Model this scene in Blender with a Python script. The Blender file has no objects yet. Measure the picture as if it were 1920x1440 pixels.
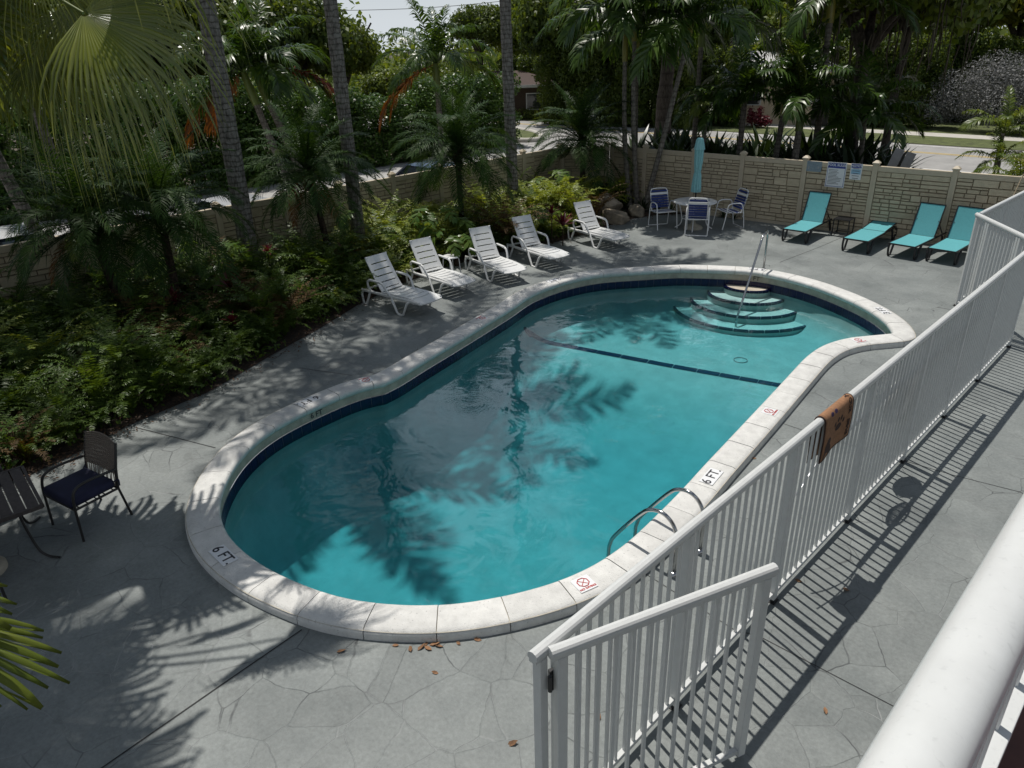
import bpy, bmesh, math, random
import numpy as np
from mathutils import Vector, Matrix, Euler
from mathutils.geometry import tessellate_polygon
random.seed(7)
RNG = np.random.default_rng(7)
R = math.radians
scene = bpy.context.scene
COL = scene.collection

# ------------------------------------------------------------------ camera
FPX, PITCH, ROLL, YAW, CAMH = 1365.99, 0.44099, -0.03141, 0.79096, 5.0
_cy, _sy = math.cos(YAW), math.sin(YAW)
FWD = Vector((-_sy*math.cos(PITCH), _cy*math.cos(PITCH), -math.sin(PITCH)))
_r = Vector((_cy, _sy, 0)); _u = _r.cross(FWD)
RIGHT = math.cos(ROLL)*_r + math.sin(ROLL)*_u
UP = -math.sin(ROLL)*_r + math.cos(ROLL)*_u
CAM = Vector((0, 0, CAMH))
cam_data = bpy.data.cameras.new('camera'); cam = bpy.data.objects.new('camera', cam_data); COL.objects.link(cam)
m = Matrix((RIGHT, UP, -FWD)).transposed().to_4x4(); m.translation = CAM
cam.matrix_world = m
cam_data.sensor_fit = 'HORIZONTAL'; cam_data.sensor_width = 36.0
cam_data.lens = 36.0*FPX/1920.0
cam_data.clip_start = 0.05; cam_data.clip_end = 2000
scene.camera = cam

def ray(px, py):
    return RIGHT*((px-960)/FPX) - UP*((py-720)/FPX) + FWD
def G(px, py, z=0.0):
    """where the sight line of a measured point meets the height z"""
    d = ray(px, py); t = (z-CAMH)/d.z
    return CAM + d*t
def AT(px, py, dist):
    d = ray(px, py); return CAM + d*(dist/math.hypot(d.x, d.y))

# ------------------------------------------------------------------ materials
def new_mat(name):
    mt = bpy.data.materials.new(name); mt.use_nodes = True
    nt = mt.node_tree; nt.nodes.clear()
    out = nt.nodes.new('ShaderNodeOutputMaterial')
    return mt, nt, out
class N:
    def __init__(s, nt): s.nt = nt
    def __call__(s, t, **kw):
        n = s.nt.nodes.new(t)
        for k, v in kw.items():
            if k in n.inputs: pass
            setattr(n, k, v)
        return n
    def link(s, a, b): s.nt.links.new(a, b)
def setin(n, **kw):
    for k, v in kw.items(): n.inputs[k.replace('_', ' ')].default_value = v
def rgba(c): return (c[0], c[1], c[2], 1)

def plain(name, col, rough=0.5, metal=0.0, var=0.12, scale=8.0, bump=0.0, bscale=60.0, spec=0.5, obj_rand=0.0, dirt=0.0, coat=0.0):
    """principled with mottled colour, optional bump"""
    mt, nt, out = new_mat(name); n = N(nt)
    p = n('ShaderNodeBsdfPrincipled'); setin(p, Roughness=rough, Metallic=metal, Specular_IOR_Level=spec, Coat_Weight=coat)
    geo = n('ShaderNodeNewGeometry')
    no = n('ShaderNodeTexNoise'); setin(no, Scale=scale, Detail=5.0, Roughness=0.6); n.link(geo.outputs['Position'], no.inputs['Vector'])
    ramp = n('ShaderNodeMapRange'); setin(ramp, From_Min=0.3, From_Max=0.7, To_Min=1-var, To_Max=1+var*0.6)
    n.link(no.outputs['Fac'], ramp.inputs['Value'])
    v = ramp.outputs['Result']
    if obj_rand:
        oi = n('ShaderNodeObjectInfo'); mr = n('ShaderNodeMapRange'); setin(mr, To_Min=1-obj_rand, To_Max=1+obj_rand*0.5)
        n.link(oi.outputs['Random'], mr.inputs['Value'])
        mu = n('ShaderNodeMath', operation='MULTIPLY'); n.link(v, mu.inputs[0]); n.link(mr.outputs['Result'], mu.inputs[1]); v = mu.outputs[0]
    if dirt:
        d = n('ShaderNodeTexNoise'); setin(d, Scale=scale*6, Detail=3.0); n.link(geo.outputs['Position'], d.inputs['Vector'])
        dr = n('ShaderNodeMapRange'); setin(dr, From_Min=0.62, From_Max=0.72, To_Min=1.0, To_Max=1-dirt); n.link(d.outputs['Fac'], dr.inputs['Value'])
        mu = n('ShaderNodeMath', operation='MULTIPLY'); n.link(v, mu.inputs[0]); n.link(dr.outputs['Result'], mu.inputs[1]); v = mu.outputs[0]
    mix = n('ShaderNodeVectorMath', operation='SCALE'); mix.inputs[0].default_value = col[:3]; n.link(v, mix.inputs['Scale'])
    n.link(mix.outputs[0], p.inputs['Base Color'])
    if bump:
        b = n('ShaderNodeTexNoise'); setin(b, Scale=bscale, Detail=4.0); n.link(geo.outputs['Position'], b.inputs['Vector'])
        bp = n('ShaderNodeBump'); setin(bp, Strength=bump, Distance=0.01); n.link(b.outputs['Fac'], bp.inputs['Height']); n.link(bp.outputs['Normal'], p.inputs['Normal'])
    n.link(p.outputs[0], out.inputs['Surface'])
    return mt

def leafmat(name, c1, c2, rough=0.42, trans=0.28, tcol=None, scale=1.3, spec=0.28, isl=True):
    """foliage: colour varies leaf by leaf, a share of the light passes through"""
    mt, nt, out = new_mat(name); n = N(nt)
    geo = n('ShaderNodeNewGeometry')
    no = n('ShaderNodeTexNoise'); setin(no, Scale=scale, Detail=3.0); n.link(geo.outputs['Position'], no.inputs['Vector'])
    a = n('ShaderNodeMath', operation='MULTIPLY_ADD'); n.link(geo.outputs['Random Per Island'], a.inputs[0]); a.inputs[1].default_value = 0.6; 
    b = n('ShaderNodeMapRange'); setin(b, From_Min=0.3, From_Max=0.7, To_Min=-0.1, To_Max=0.5); n.link(no.outputs['Fac'], b.inputs['Value']); n.link(b.outputs['Result'], a.inputs[2])
    mix = n('ShaderNodeMix', data_type='RGBA'); mix.inputs['A'].default_value = rgba(c1); mix.inputs['B'].default_value = rgba(c2); n.link(a.outputs[0], mix.inputs['Factor'])
    p = n('ShaderNodeBsdfPrincipled'); setin(p, Roughness=rough, Specular_IOR_Level=spec); n.link(mix.outputs['Result'], p.inputs['Base Color'])
    t = n('ShaderNodeBsdfTranslucent')
    tc = n('ShaderNodeVectorMath', operation='MULTIPLY'); n.link(mix.outputs['Result'], tc.inputs[0]); tc.inputs[1].default_value = tcol or (1.9, 1.7, 0.7)
    n.link(tc.outputs[0], t.inputs['Color'])
    ms = n('ShaderNodeMixShader'); ms.inputs[0].default_value = trans; n.link(p.outputs[0], ms.inputs[1]); n.link(t.outputs[0], ms.inputs[2])
    n.link(ms.outputs[0], out.inputs['Surface'])
    return mt

def deck_mat():
    mt, nt, out = new_mat('stamped_concrete'); n = N(nt)
    geo = n('ShaderNodeNewGeometry')
    wn = n('ShaderNodeTexNoise'); setin(wn, Scale=2.2, Detail=3.0); n.link(geo.outputs['Position'], wn.inputs['Vector'])
    wv = n('ShaderNodeVectorMath', operation='MULTIPLY_ADD'); n.link(wn.outputs['Color'], wv.inputs[0]); wv.inputs[1].default_value = (0.17, 0.17, 0); n.link(geo.outputs['Position'], wv.inputs[2])
    flat = n('ShaderNodeVectorMath', operation='MULTIPLY'); n.link(wv.outputs[0], flat.inputs[0]); flat.inputs[1].default_value = (1, 1, 0)
    vo = n('ShaderNodeTexVoronoi', feature='DISTANCE_TO_EDGE'); setin(vo, Scale=2.15, Randomness=0.9); n.link(flat.outputs[0], vo.inputs['Vector'])
    vc = n('ShaderNodeTexVoronoi', feature='F1'); setin(vc, Scale=2.15, Randomness=0.9); n.link(flat.outputs[0], vc.inputs['Vector'])
    # groove masks: thin lines, broken up by noise
    cr = n('ShaderNodeMapRange', interpolation_type='SMOOTHSTEP'); setin(cr, From_Min=0.001, From_Max=0.014, To_Min=1.0, To_Max=0.0); n.link(vo.outputs['Distance'], cr.inputs['Value'])
    bn = n('ShaderNodeTexNoise'); setin(bn, Scale=1.7, Detail=4.0, Roughness=0.7); n.link(geo.outputs['Position'], bn.inputs['Vector'])
    bm = n('ShaderNodeMapRange', interpolation_type='SMOOTHSTEP'); setin(bm, From_Min=0.42, From_Max=0.60, To_Min=0.06, To_Max=1.0); n.link(bn.outputs['Fac'], bm.inputs['Value'])
    dark = n('ShaderNodeMath', operation='MULTIPLY'); n.link(cr.outputs['Result'], dark.inputs[0]); n.link(bm.outputs['Result'], dark.inputs[1])
    # colour
    n1 = n('ShaderNodeTexNoise'); setin(n1, Scale=0.9, Detail=6.0, Roughness=0.62); n.link(geo.outputs['Position'], n1.inputs['Vector'])
    n2 = n('ShaderNodeTexNoise'); setin(n2, Scale=26.0, Detail=4.0, Roughness=0.7); n.link(geo.outputs['Position'], n2.inputs['Vector'])
    c = n('ShaderNodeMix', data_type='RGBA'); c.inputs['A'].default_value = (0.134, 0.149, 0.147, 1); c.inputs['B'].default_value = (0.236, 0.254, 0.246, 1)
    f = n('ShaderNodeMapRange'); setin(f, From_Min=0.3, From_Max=0.72); n.link(n1.outputs['Fac'], f.inputs['Value']); n.link(f.outputs['Result'], c.inputs['Factor'])
    cell = n('ShaderNodeMapRange'); setin(cell, To_Min=0.93, To_Max=1.05); sp = n('ShaderNodeSeparateColor'); n.link(vc.outputs['Color'], sp.inputs[0]); n.link(sp.outputs[0], cell.inputs['Value'])
    fine = n('ShaderNodeMapRange'); setin(fine, From_Min=0.3, From_Max=0.7, To_Min=0.84, To_Max=1.15); n.link(n2.outputs['Fac'], fine.inputs['Value'])
    mm = n('ShaderNodeMath', operation='MULTIPLY'); n.link(cell.outputs['Result'], mm.inputs[0]); n.link(fine.outputs['Result'], mm.inputs[1])
    # small dark specks and worn pale scuffs
    n3 = n('ShaderNodeTexNoise'); setin(n3, Scale=60.0, Detail=3.0, Roughness=0.7); n.link(geo.outputs['Position'], n3.inputs['Vector'])
    s3 = n('ShaderNodeMapRange'); setin(s3, From_Min=0.64, From_Max=0.74, To_Min=1.0, To_Max=0.6); n.link(n3.outputs['Fac'], s3.inputs['Value'])
    m2 = n('ShaderNodeMath', operation='MULTIPLY'); n.link(mm.outputs[0], m2.inputs[0]); n.link(s3.outputs['Result'], m2.inputs[1])
    # blotches: old damp stains and worn patches
    n5 = n('ShaderNodeTexNoise'); setin(n5, Scale=3.2, Detail=7.0, Roughness=0.72, Distortion=0.8); n.link(geo.outputs['Position'], n5.inputs['Vector'])
    s5 = n('ShaderNodeMapRange', interpolation_type='SMOOTHSTEP'); setin(s5, From_Min=0.54, From_Max=0.72, To_Min=1.0, To_Max=0.80); n.link(n5.outputs['Fac'], s5.inputs['Value'])
    s6 = n('ShaderNodeMapRange', interpolation_type='SMOOTHSTEP'); setin(s6, From_Min=0.26, From_Max=0.40, To_Min=1.14, To_Max=1.0); n.link(n5.outputs['Fac'], s6.inputs['Value'])
    m5 = n('ShaderNodeMath', operation='MULTIPLY'); n.link(s5.outputs['Result'], m5.inputs[0]); n.link(s6.outputs['Result'], m5.inputs[1])
    m6 = n('ShaderNodeMath', operation='MULTIPLY'); n.link(m2.outputs[0], m6.inputs[0]); n.link(m5.outputs[0], m6.inputs[1]); m2 = m6
    sc = n('ShaderNodeVectorMath', operation='SCALE'); n.link(c.outputs['Result'], sc.inputs[0]); n.link(m2.outputs[0], sc.inputs['Scale'])
    # groove: dirt in some stretches, bare pale concrete in others
    gn = n('ShaderNodeTexNoise'); setin(gn, Scale=0.8, Detail=2.0); n.link(geo.outputs['Position'], gn.inputs['Vector'])
    gs = n('ShaderNodeMapRange', interpolation_type='SMOOTHSTEP'); setin(gs, From_Min=0.44, From_Max=0.56); n.link(gn.outputs['Fac'], gs.inputs['Value'])
    gc = n('ShaderNodeMix', data_type='RGBA'); gc.inputs['A'].default_value = (0.052, 0.056, 0.058, 1); gc.inputs['B'].default_value = (0.25, 0.26, 0.258, 1); n.link(gs.outputs['Result'], gc.inputs['Factor'])
    fin = n('ShaderNodeMix', data_type='RGBA'); 
    dk = n('ShaderNodeMath', operation='MULTIPLY'); n.link(dark.outputs[0], dk.inputs[0]); dk.inputs[1].default_value = 0.82
    n.link(dk.outputs[0], fin.inputs['Factor']); n.link(sc.outputs[0], fin.inputs['A']); n.link(gc.outputs['Result'], fin.inputs['B'])
    p = n('ShaderNodeBsdfPrincipled'); setin(p, Roughness=0.62, Specular_IOR_Level=0.4); n.link(fin.outputs['Result'], p.inputs['Base Color'])
    # relief
    h = n('ShaderNodeMath', operation='MULTIPLY_ADD'); n.link(cr.outputs['Result'], h.inputs[0]); h.inputs[1].default_value = -0.45
    n4 = n('ShaderNodeTexNoise'); setin(n4, Scale=11.0, Detail=6.0, Roughness=0.65); n.link(geo.outputs['Position'], n4.inputs['Vector']); n.link(n4.outputs['Fac'], h.inputs[2])
    bp = n('ShaderNodeBump'); setin(bp, Strength=0.6, Distance=0.014); n.link(h.outputs[0], bp.inputs['Height']); n.link(bp.outputs['Normal'], p.inputs['Normal'])
    n.link(p.outputs[0], out.inputs['Surface'])
    return mt

def stone_mat():
    mt, nt, out = new_mat('moulded_stone_vinyl'); n = N(nt)
    geo = n('ShaderNodeNewGeometry')
    no = n('ShaderNodeTexNoise'); setin(no, Scale=9.0, Detail=6.0, Roughness=0.65); n.link(geo.outputs['Position'], no.inputs['Vector'])
    a = n('ShaderNodeMath', operation='MULTIPLY_ADD'); n.link(geo.outputs['Random Per Island'], a.inputs[0]); a.inputs[1].default_value = 0.4; n.link(no.outputs['Fac'], a.inputs[2])
    r = n('ShaderNodeMapRange'); setin(r, From_Min=0.3, From_Max=1.0); n.link(a.outputs[0], r.inputs['Value'])
    c = n('ShaderNodeMix', data_type='RGBA'); c.inputs['A'].default_value = (0.40, 0.33, 0.225, 1); c.inputs['B'].default_value = (0.60, 0.51, 0.36, 1); n.link(r.outputs['Result'], c.inputs['Factor'])
    p = n('ShaderNodeBsdfPrincipled'); setin(p, Roughness=0.6); n.link(c.outputs['Result'], p.inputs['Base Color'])
    st = n('ShaderNodeMapping'); st.inputs['Scale'].default_value = (1, 1, 3.5); n.link(geo.outputs['Position'], st.inputs['Vector'])
    b = n('ShaderNodeTexNoise'); setin(b, Scale=14.0, Detail=5.0, Roughness=0.7); n.link(st.outputs[0], b.inputs['Vector'])
    bp = n('ShaderNodeBump'); setin(bp, Strength=0.7, Distance=0.02); n.link(b.outputs['Fac'], bp.inputs['Height']); n.link(bp.outputs['Normal'], p.inputs['Normal'])
    n.link(p.outputs[0], out.inputs['Surface'])
    return mt

def trunk_mat(name, c1, c2, ring=9.0, rough=0.85):
    """palm bark: rings up the stem plus lichen blotches"""
    mt, nt, out = new_mat(name); n = N(nt)
    geo = n('ShaderNodeNewGeometry')
    sx = n('ShaderNodeSeparateXYZ'); n.link(geo.outputs['Position'], sx.inputs[0])
    wn = n('ShaderNodeTexNoise'); setin(wn, Scale=3.5, Detail=5.0, Roughness=0.65); n.link(geo.outputs['Position'], wn.inputs['Vector'])
    z = n('ShaderNodeMath', operation='MULTIPLY_ADD'); n.link(wn.outputs['Fac'], z.inputs[0]); z.inputs[1].default_value = 0.20; n.link(sx.outputs['Z'], z.inputs[2])
    fr = n('ShaderNodeMath', operation='MULTIPLY'); n.link(z.outputs[0], fr.inputs[0]); fr.inputs[1].default_value = ring
    ff = n('ShaderNodeMath', operation='FRACT'); n.link(fr.outputs[0], ff.inputs[0])
    line = n('ShaderNodeMapRange', interpolation_type='SMOOTHSTEP'); setin(line, From_Min=0.0, From_Max=0.35, To_Min=1.0, To_Max=0.0); n.link(ff.outputs[0], line.inputs['Value'])
    st = n('ShaderNodeMapping'); st.inputs['Scale'].default_value = (1, 1, 0.25); n.link(geo.outputs['Position'], st.inputs['Vector'])
    no = n('ShaderNodeTexNoise'); setin(no, Scale=22.0, Detail=5.0, Roughness=0.7); n.link(st.outputs[0], no.inputs['Vector'])
    c = n('ShaderNodeMix', data_type='RGBA'); c.inputs['A'].default_value = rgba(c1); c.inputs['B'].default_value = rgba(c2)
    f = n('ShaderNodeMapRange'); setin(f, From_Min=0.35, From_Max=0.65); n.link(no.outputs['Fac'], f.inputs['Value']); n.link(f.outputs['Result'], c.inputs['Factor'])
    d = n('ShaderNodeMapRange'); setin(d, To_Min=1.0, To_Max=0.6); n.link(line.outputs['Result'], d.inputs['Value'])
    sc = n('ShaderNodeVectorMath', operation='SCALE'); n.link(c.outputs['Result'], sc.inputs[0]); n.link(d.outputs['Result'], sc.inputs['Scale'])
    p = n('ShaderNodeBsdfPrincipled'); setin(p, Roughness=rough, Specular_IOR_Level=0.2); n.link(sc.outputs[0], p.inputs['Base Color'])
    h = n('ShaderNodeMath', operation='SUBTRACT'); n.link(no.outputs['Fac'], h.inputs[0]); n.link(line.outputs['Result'], h.inputs[1])
    bp = n('ShaderNodeBump'); setin(bp, Strength=0.8, Distance=0.02); n.link(h.outputs[0], bp.inputs['Height']); n.link(bp.outputs['Normal'], p.inputs['Normal'])
    n.link(p.outputs[0], out.inputs['Surface'])
    return mt

def water_mat():
    mt, nt, out = new_mat('pool_water'); n = N(nt)
    geo = n('ShaderNodeNewGeometry')
    n1 = n('ShaderNodeTexNoise'); setin(n1, Scale=1.5, Detail=3.0, Distortion=0.6); n.link(geo.outputs['Position'], n1.inputs['Vector'])
    n2 = n('ShaderNodeTexNoise'); setin(n2, Scale=7.0, Detail=2.0); n.link(geo.outputs['Position'], n2.inputs['Vector'])
    s = n('ShaderNodeMath', operation='MULTIPLY_ADD'); n.link(n2.outputs['Fac'], s.inputs[0]); s.inputs[1].default_value = 0.05; n.link(n1.outputs['Fac'], s.inputs[2])
    # rings spreading from the return jet on the left side
    jet = G(895, 760, -0.25)
    dv = n('ShaderNodeVectorMath', operation='DISTANCE'); wj = n('ShaderNodeVectorMath', operation='MULTIPLY_ADD'); n.link(n1.outputs['Color'], wj.inputs[0]); wj.inputs[1].default_value = (.22, .22, 0); n.link(geo.outputs['Position'], wj.inputs[2]); n.link(wj.outputs[0], dv.inputs[0]); dv.inputs[1].default_value = jet
    si = n('ShaderNodeMath', operation='MULTIPLY'); n.link(dv.outputs['Value'], si.inputs[0]); si.inputs[1].default_value = 95.0
    sn = n('ShaderNodeMath', operation='SINE'); n.link(si.outputs[0], sn.inputs[0])
    fo = n('ShaderNodeMapRange', interpolation_type='SMOOTHSTEP'); setin(fo, From_Min=0.05, From_Max=0.8, To_Min=0.04, To_Max=0.0); n.link(dv.outputs['Value'], fo.inputs['Value'])
    rg = n('ShaderNodeMath', operation='MULTIPLY_ADD'); n.link(sn.outputs[0], rg.inputs[0]); n.link(fo.outputs['Result'], rg.inputs[1]); n.link(s.outputs[0], rg.inputs[2])
    bp = n('ShaderNodeBump'); setin(bp, Strength=0.45, Distance=0.035); n.link(rg.outputs[0], bp.inputs['Height'])
    fr = n('ShaderNodeFresnel'); setin(fr, IOR=1.33); n.link(bp.outputs['Normal'], fr.inputs['Normal'])
    gl = n('ShaderNodeBsdfGlossy'); setin(gl, Roughness=0.0); gl.inputs['Color'].default_value = (1, 1, 1, 1); n.link(bp.outputs['Normal'], gl.inputs['Normal'])
    tr = n('ShaderNodeBsdfTransparent')
    mx = n('ShaderNodeMixShader'); n.link(fr.outputs[0], mx.inputs[0]); n.link(tr.outputs[0], mx.inputs[1]); n.link(gl.outputs[0], mx.inputs[2])
    n.link(mx.outputs[0], out.inputs['Surface'])
    va = n('ShaderNodeVolumeAbsorption'); va.inputs['Color'].default_value = (0.0, 0.80, 0.87, 1); va.inputs['Density'].default_value = 0.62
    vsc = n('ShaderNodeVolumeScatter'); vsc.inputs['Color'].default_value = (0.25, 0.9, 0.95, 1); vsc.inputs['Density'].default_value = 0.07; vsc.inputs['Anisotropy'].default_value = 0.3
    ad = n('ShaderNodeAddShader'); n.link(va.outputs[0], ad.inputs[0]); n.link(vsc.outputs[0], ad.inputs[1]); n.link(ad.outputs[0], out.inputs['Volume'])
    return mt

def glass_mat(name, col=(0.02, 0.03, 0.04)):
    mt, nt, out = new_mat(name); n = N(nt)
    p = n('ShaderNodeBsdfPrincipled'); setin(p, Roughness=0.04, Specular_IOR_Level=0.8); p.inputs['Base Color'].default_value = rgba(col)
    n.link(p.outputs[0], out.inputs['Surface']); return mt

M = {}
M['deck'] = deck_mat(); M['stone'] = stone_mat(); M['water'] = water_mat()
M['joint_shade'] = plain('joint_shade_vinyl', (0.17, 0.14, 0.10), 0.9, var=0.2, scale=12)  # vinyl darkened so the shade inside the joints is painted in
M['vinyl'] = plain('tan_vinyl', (0.50, 0.425, 0.31), 0.5, var=0.08, bump=0.05)
M['coping'] = plain('cast_coping', (0.61, 0.605, 0.58), 0.75, var=0.14, scale=7, bump=0.5, bscale=70, obj_rand=0.08, dirt=0.30)
M['beam'] = plain('bare_bond_beam', (0.42, 0.385, 0.31), 0.85, var=0.28, scale=6, bump=0.4, bscale=60)
M['tile'] = plain('navy_tile', (0.006, 0.007, 0.045), 0.25, var=0.3, scale=12, bump=0.05, spec=0.3)
M['grout'] = plain('grout', (0.10, 0.10, 0.13), 0.9)
M['plaster'] = plain('pool_plaster', (0.31, 0.43, 0.43), 0.8, var=0.16, scale=2.6, dirt=0.10)
M['tread'] = plain('tread_plaster', (0.46, 0.56, 0.54), 0.8, var=0.12, scale=2.5)
M['landing'] = plain('wet_plaster', (0.52, 0.46, 0.37), 0.5, var=0.25, scale=5)
M['white'] = plain('white_paint', (0.58, 0.59, 0.58), 0.34, var=0.05, scale=14, dirt=0.10, bump=0.03)
M['resin'] = plain('white_resin', (0.66, 0.665, 0.655), 0.38, var=0.04, scale=10)
M['enamel'] = plain('white_enamel', (0.76, 0.76, 0.75), 0.3, var=0.04)
M['blue_strap'] = plain('blue_vinyl_strap', (0.010, 0.028, 0.15), 0.45, var=0.15)
M['turq'] = plain('turquoise_sling', (0.085, 0.34, 0.37), 0.65, var=0.08, scale=30, bump=0.2, bscale=300)
M['turq_cloth'] = plain('turquoise_canvas', (0.24, 0.50, 0.52), 0.85, var=0.12, scale=20, bump=0.1)
M['black'] = plain('black_metal', (0.012, 0.012, 0.014), 0.4, var=0.2)
M['steel'] = plain('stainless_steel', (0.42, 0.42, 0.42), 0.15, metal=1.0, var=0.06)
M['brown_metal'] = plain('dark_bronze_frame', (0.02, 0.018, 0.017), 0.42, var=0.2)
M['wicker'] = plain('brown_wicker', (0.17, 0.135, 0.105), 0.55, var=0.45, scale=60, bump=0.2)
M['navy'] = plain('navy_cushion', (0.012, 0.014, 0.045), 0.85, var=0.2, bump=0.2, bscale=200)
M['slat'] = plain('weathered_slat', (0.055, 0.044, 0.040), 0.7, var=0.35, scale=25, bump=0.15)
M['base'] = plain('beige_base', (0.42, 0.38, 0.30), 0.8, var=0.2)
M['soil'] = plain('bed_mulch', (0.035, 0.023, 0.016), 0.95, var=0.55, scale=16, bump=1.0, bscale=35)
M['litter'] = plain('leaf_litter', (0.12, 0.065, 0.035), 0.9, var=0.5, scale=25, obj_rand=0.2)
M['dryleaf'] = plain('dry_leaf', (0.24, 0.125, 0.06), 0.8, var=0.35, scale=40, obj_rand=0.35)
M['rock'] = plain('limestone_rock', (0.30, 0.25, 0.185), 0.9, var=0.45, scale=5, bump=1.0, bscale=14)
M['asphalt'] = plain('old_asphalt', (0.30, 0.295, 0.285), 0.9, var=0.16, scale=1.5, bump=0.3, bscale=60)
M['lot'] = plain('lot_pavement', (0.36, 0.355, 0.345), 0.9, var=0.18, scale=0.8, bump=0.3, bscale=50)
M['walk'] = plain('pavement_concrete', (0.46, 0.44, 0.40), 0.9, var=0.12, scale=3)
M['roadline'] = plain('white_road_paint', (0.7, 0.7, 0.68), 0.8, var=0.2, scale=6)
M['yellowline'] = plain('yellow_road_paint', (0.55, 0.40, 0.12), 0.8, var=0.2, scale=6)
M['ground'] = plain('bare_ground', (0.075, 0.06, 0.04), 0.95, var=0.5, scale=0.6, bump=0.6, bscale=12)
M['grass'] = plain('lawn', (0.085, 0.105, 0.03), 0.9, var=0.5, scale=2.5, bump=1.0, bscale=50)
M['house'] = plain('cream_stucco', (0.55, 0.45, 0.32), 0.9, var=0.08, scale=3, bump=0.15)
M['roof'] = plain('pale_roof', (0.5, 0.5, 0.5), 0.8, var=0.15, scale=4)
M['redroof'] = plain('red_tile_roof', (0.045, 0.022, 0.016), 0.8, var=0.3, scale=6)
M['glass'] = glass_mat('car_glass'); M['window'] = glass_mat('window_glass', (0.03, 0.035, 0.035))
M['tyre'] = plain('tyre_rubber', (0.015, 0.015, 0.015), 0.8)
M['alu'] = plain('aluminium', (0.55, 0.56, 0.57), 0.35, metal=0.9)
M['signgrey'] = plain('back_of_sign', (0.33, 0.34, 0.35), 0.5, metal=0.3)
M['signwhite'] = plain('sign_white', (0.72, 0.73, 0.74), 0.35, var=0.04)
M['signblue'] = plain('sign_blue', (0.02, 0.045, 0.26), 0.35)
M['signpale'] = plain('sign_pale_blue', (0.28, 0.47, 0.62), 0.35)
M['signink'] = plain('sign_ink', (0.02, 0.02, 0.025), 0.5)
M['red'] = plain('red_ink', (0.42, 0.035, 0.03), 0.6)
M['fadeblue'] = plain('faded_sign', (0.22, 0.28, 0.32), 0.45, var=0.2, scale=20)
M['mat_cloth'] = plain('tan_mat', (0.30, 0.155, 0.08), 0.95, var=0.25, scale=18, bump=0.5, bscale=180)
M['mat_dark'] = plain('mat_print', (0.05, 0.026, 0.02), 0.95, var=0.2)
M['mat_purple'] = plain('mat_purple', (0.06, 0.035, 0.10), 0.95)
M['redtile'] = plain('balcony_tile', (0.09, 0.03, 0.022), 0.6, var=0.3, scale=10)
M['wood'] = plain('bare_pole', (0.42, 0.33, 0.22), 0.7, var=0.2, scale=20)
M['ring'] = plain('ring_buoy', (0.70, 0.70, 0.68), 0.5, var=0.06)
M['rope'] = plain('rope', (0.5, 0.48, 0.42), 0.9)
M['bark'] = trunk_mat('tree_bark', (0.035, 0.028, 0.022), (0.12, 0.10, 0.085), ring=2.0)
M['palmbark'] = trunk_mat('palm_bark', (0.085, 0.075, 0.065), (0.27, 0.25, 0.225), ring=9)
M['slimbark'] = trunk_mat('slim_palm_bark', (0.10, 0.088, 0.075), (0.26, 0.235, 0.20), ring=7)
M['pygbark'] = trunk_mat('rough_palm_bark', (0.02, 0.014, 0.01), (0.085, 0.06, 0.042), ring=16)
M['shaft'] = plain('green_crownshaft', (0.13, 0.17, 0.035), 0.4, var=0.25, scale=6)
M['shaftyellow'] = plain('yellow_crownshaft', (0.24, 0.21, 0.04), 0.4, var=0.2, scale=6)
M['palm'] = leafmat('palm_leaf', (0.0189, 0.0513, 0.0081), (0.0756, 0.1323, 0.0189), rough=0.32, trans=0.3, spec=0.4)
M['palmlight'] = leafmat('pale_palm_leaf', (0.06, 0.102, 0.0168), (0.156, 0.192, 0.036), rough=0.36, trans=0.32)  # pale tone of young palms, also painted on fronds shown in sun
M['pyg'] = leafmat('date_palm_leaf', (0.013, 0.039, 0.0078), (0.0455, 0.0884, 0.0156), rough=0.5, trans=0.22, spec=0.15)
M['fan'] = leafmat('fan_palm_leaf', (0.093, 0.1318, 0.0155), (0.2325, 0.2558, 0.0465), rough=0.22, trans=0.36, tcol=(1.8, 1.6, 0.5), spec=0.9)
M['dead'] = leafmat('dying_frond', (0.128, 0.044, 0.0064), (0.224, 0.096, 0.012), rough=0.6, trans=0.35, tcol=(1.4, 1.1, 0.5))
M['deadred'] = leafmat('dead_frond', (0.10, 0.022, 0.008), (0.20, 0.05, 0.015), rough=0.6, trans=0.3, tcol=(1.4, 0.9, 0.5))
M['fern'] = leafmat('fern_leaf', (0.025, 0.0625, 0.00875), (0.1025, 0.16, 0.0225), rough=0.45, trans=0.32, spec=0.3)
M['fernlight'] = leafmat('sun_painted_fern_leaf', (0.1232, 0.1792, 0.01792), (0.3248, 0.3696, 0.0672), rough=0.4, trans=0.36, spec=0.45)  # brighter copy of the fern leaf, sunlight painted into the colour
M['philo'] = leafmat('split_leaf', (0.052, 0.1105, 0.0195), (0.13, 0.195, 0.039), rough=0.32, trans=0.28)
M['cordy'] = leafmat('red_cordyline', (0.06, 0.006, 0.012), (0.15, 0.016, 0.028), rough=0.4, trans=0.2, tcol=(1.3, 0.6, 0.7))
M['darkblade'] = leafmat('dark_strap_leaf', (0.0104, 0.0234, 0.0091), (0.0325, 0.0585, 0.0169), rough=0.35, trans=0.12)
M['banana'] = leafmat('banana_leaf', (0.075, 0.11, 0.010), (0.115, 0.14, 0.015), rough=0.35, trans=0.3, scale=6, spec=0.35)
M['tree1'] = leafmat('dark_tree_leaf', (0.0297, 0.0567, 0.0108), (0.1148, 0.1593, 0.0297), rough=0.42, trans=0.36, scale=0.5)
M['tree2'] = leafmat('green_tree_leaf', (0.052, 0.091, 0.013), (0.156, 0.2015, 0.039), rough=0.42, trans=0.32, scale=0.5)
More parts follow.
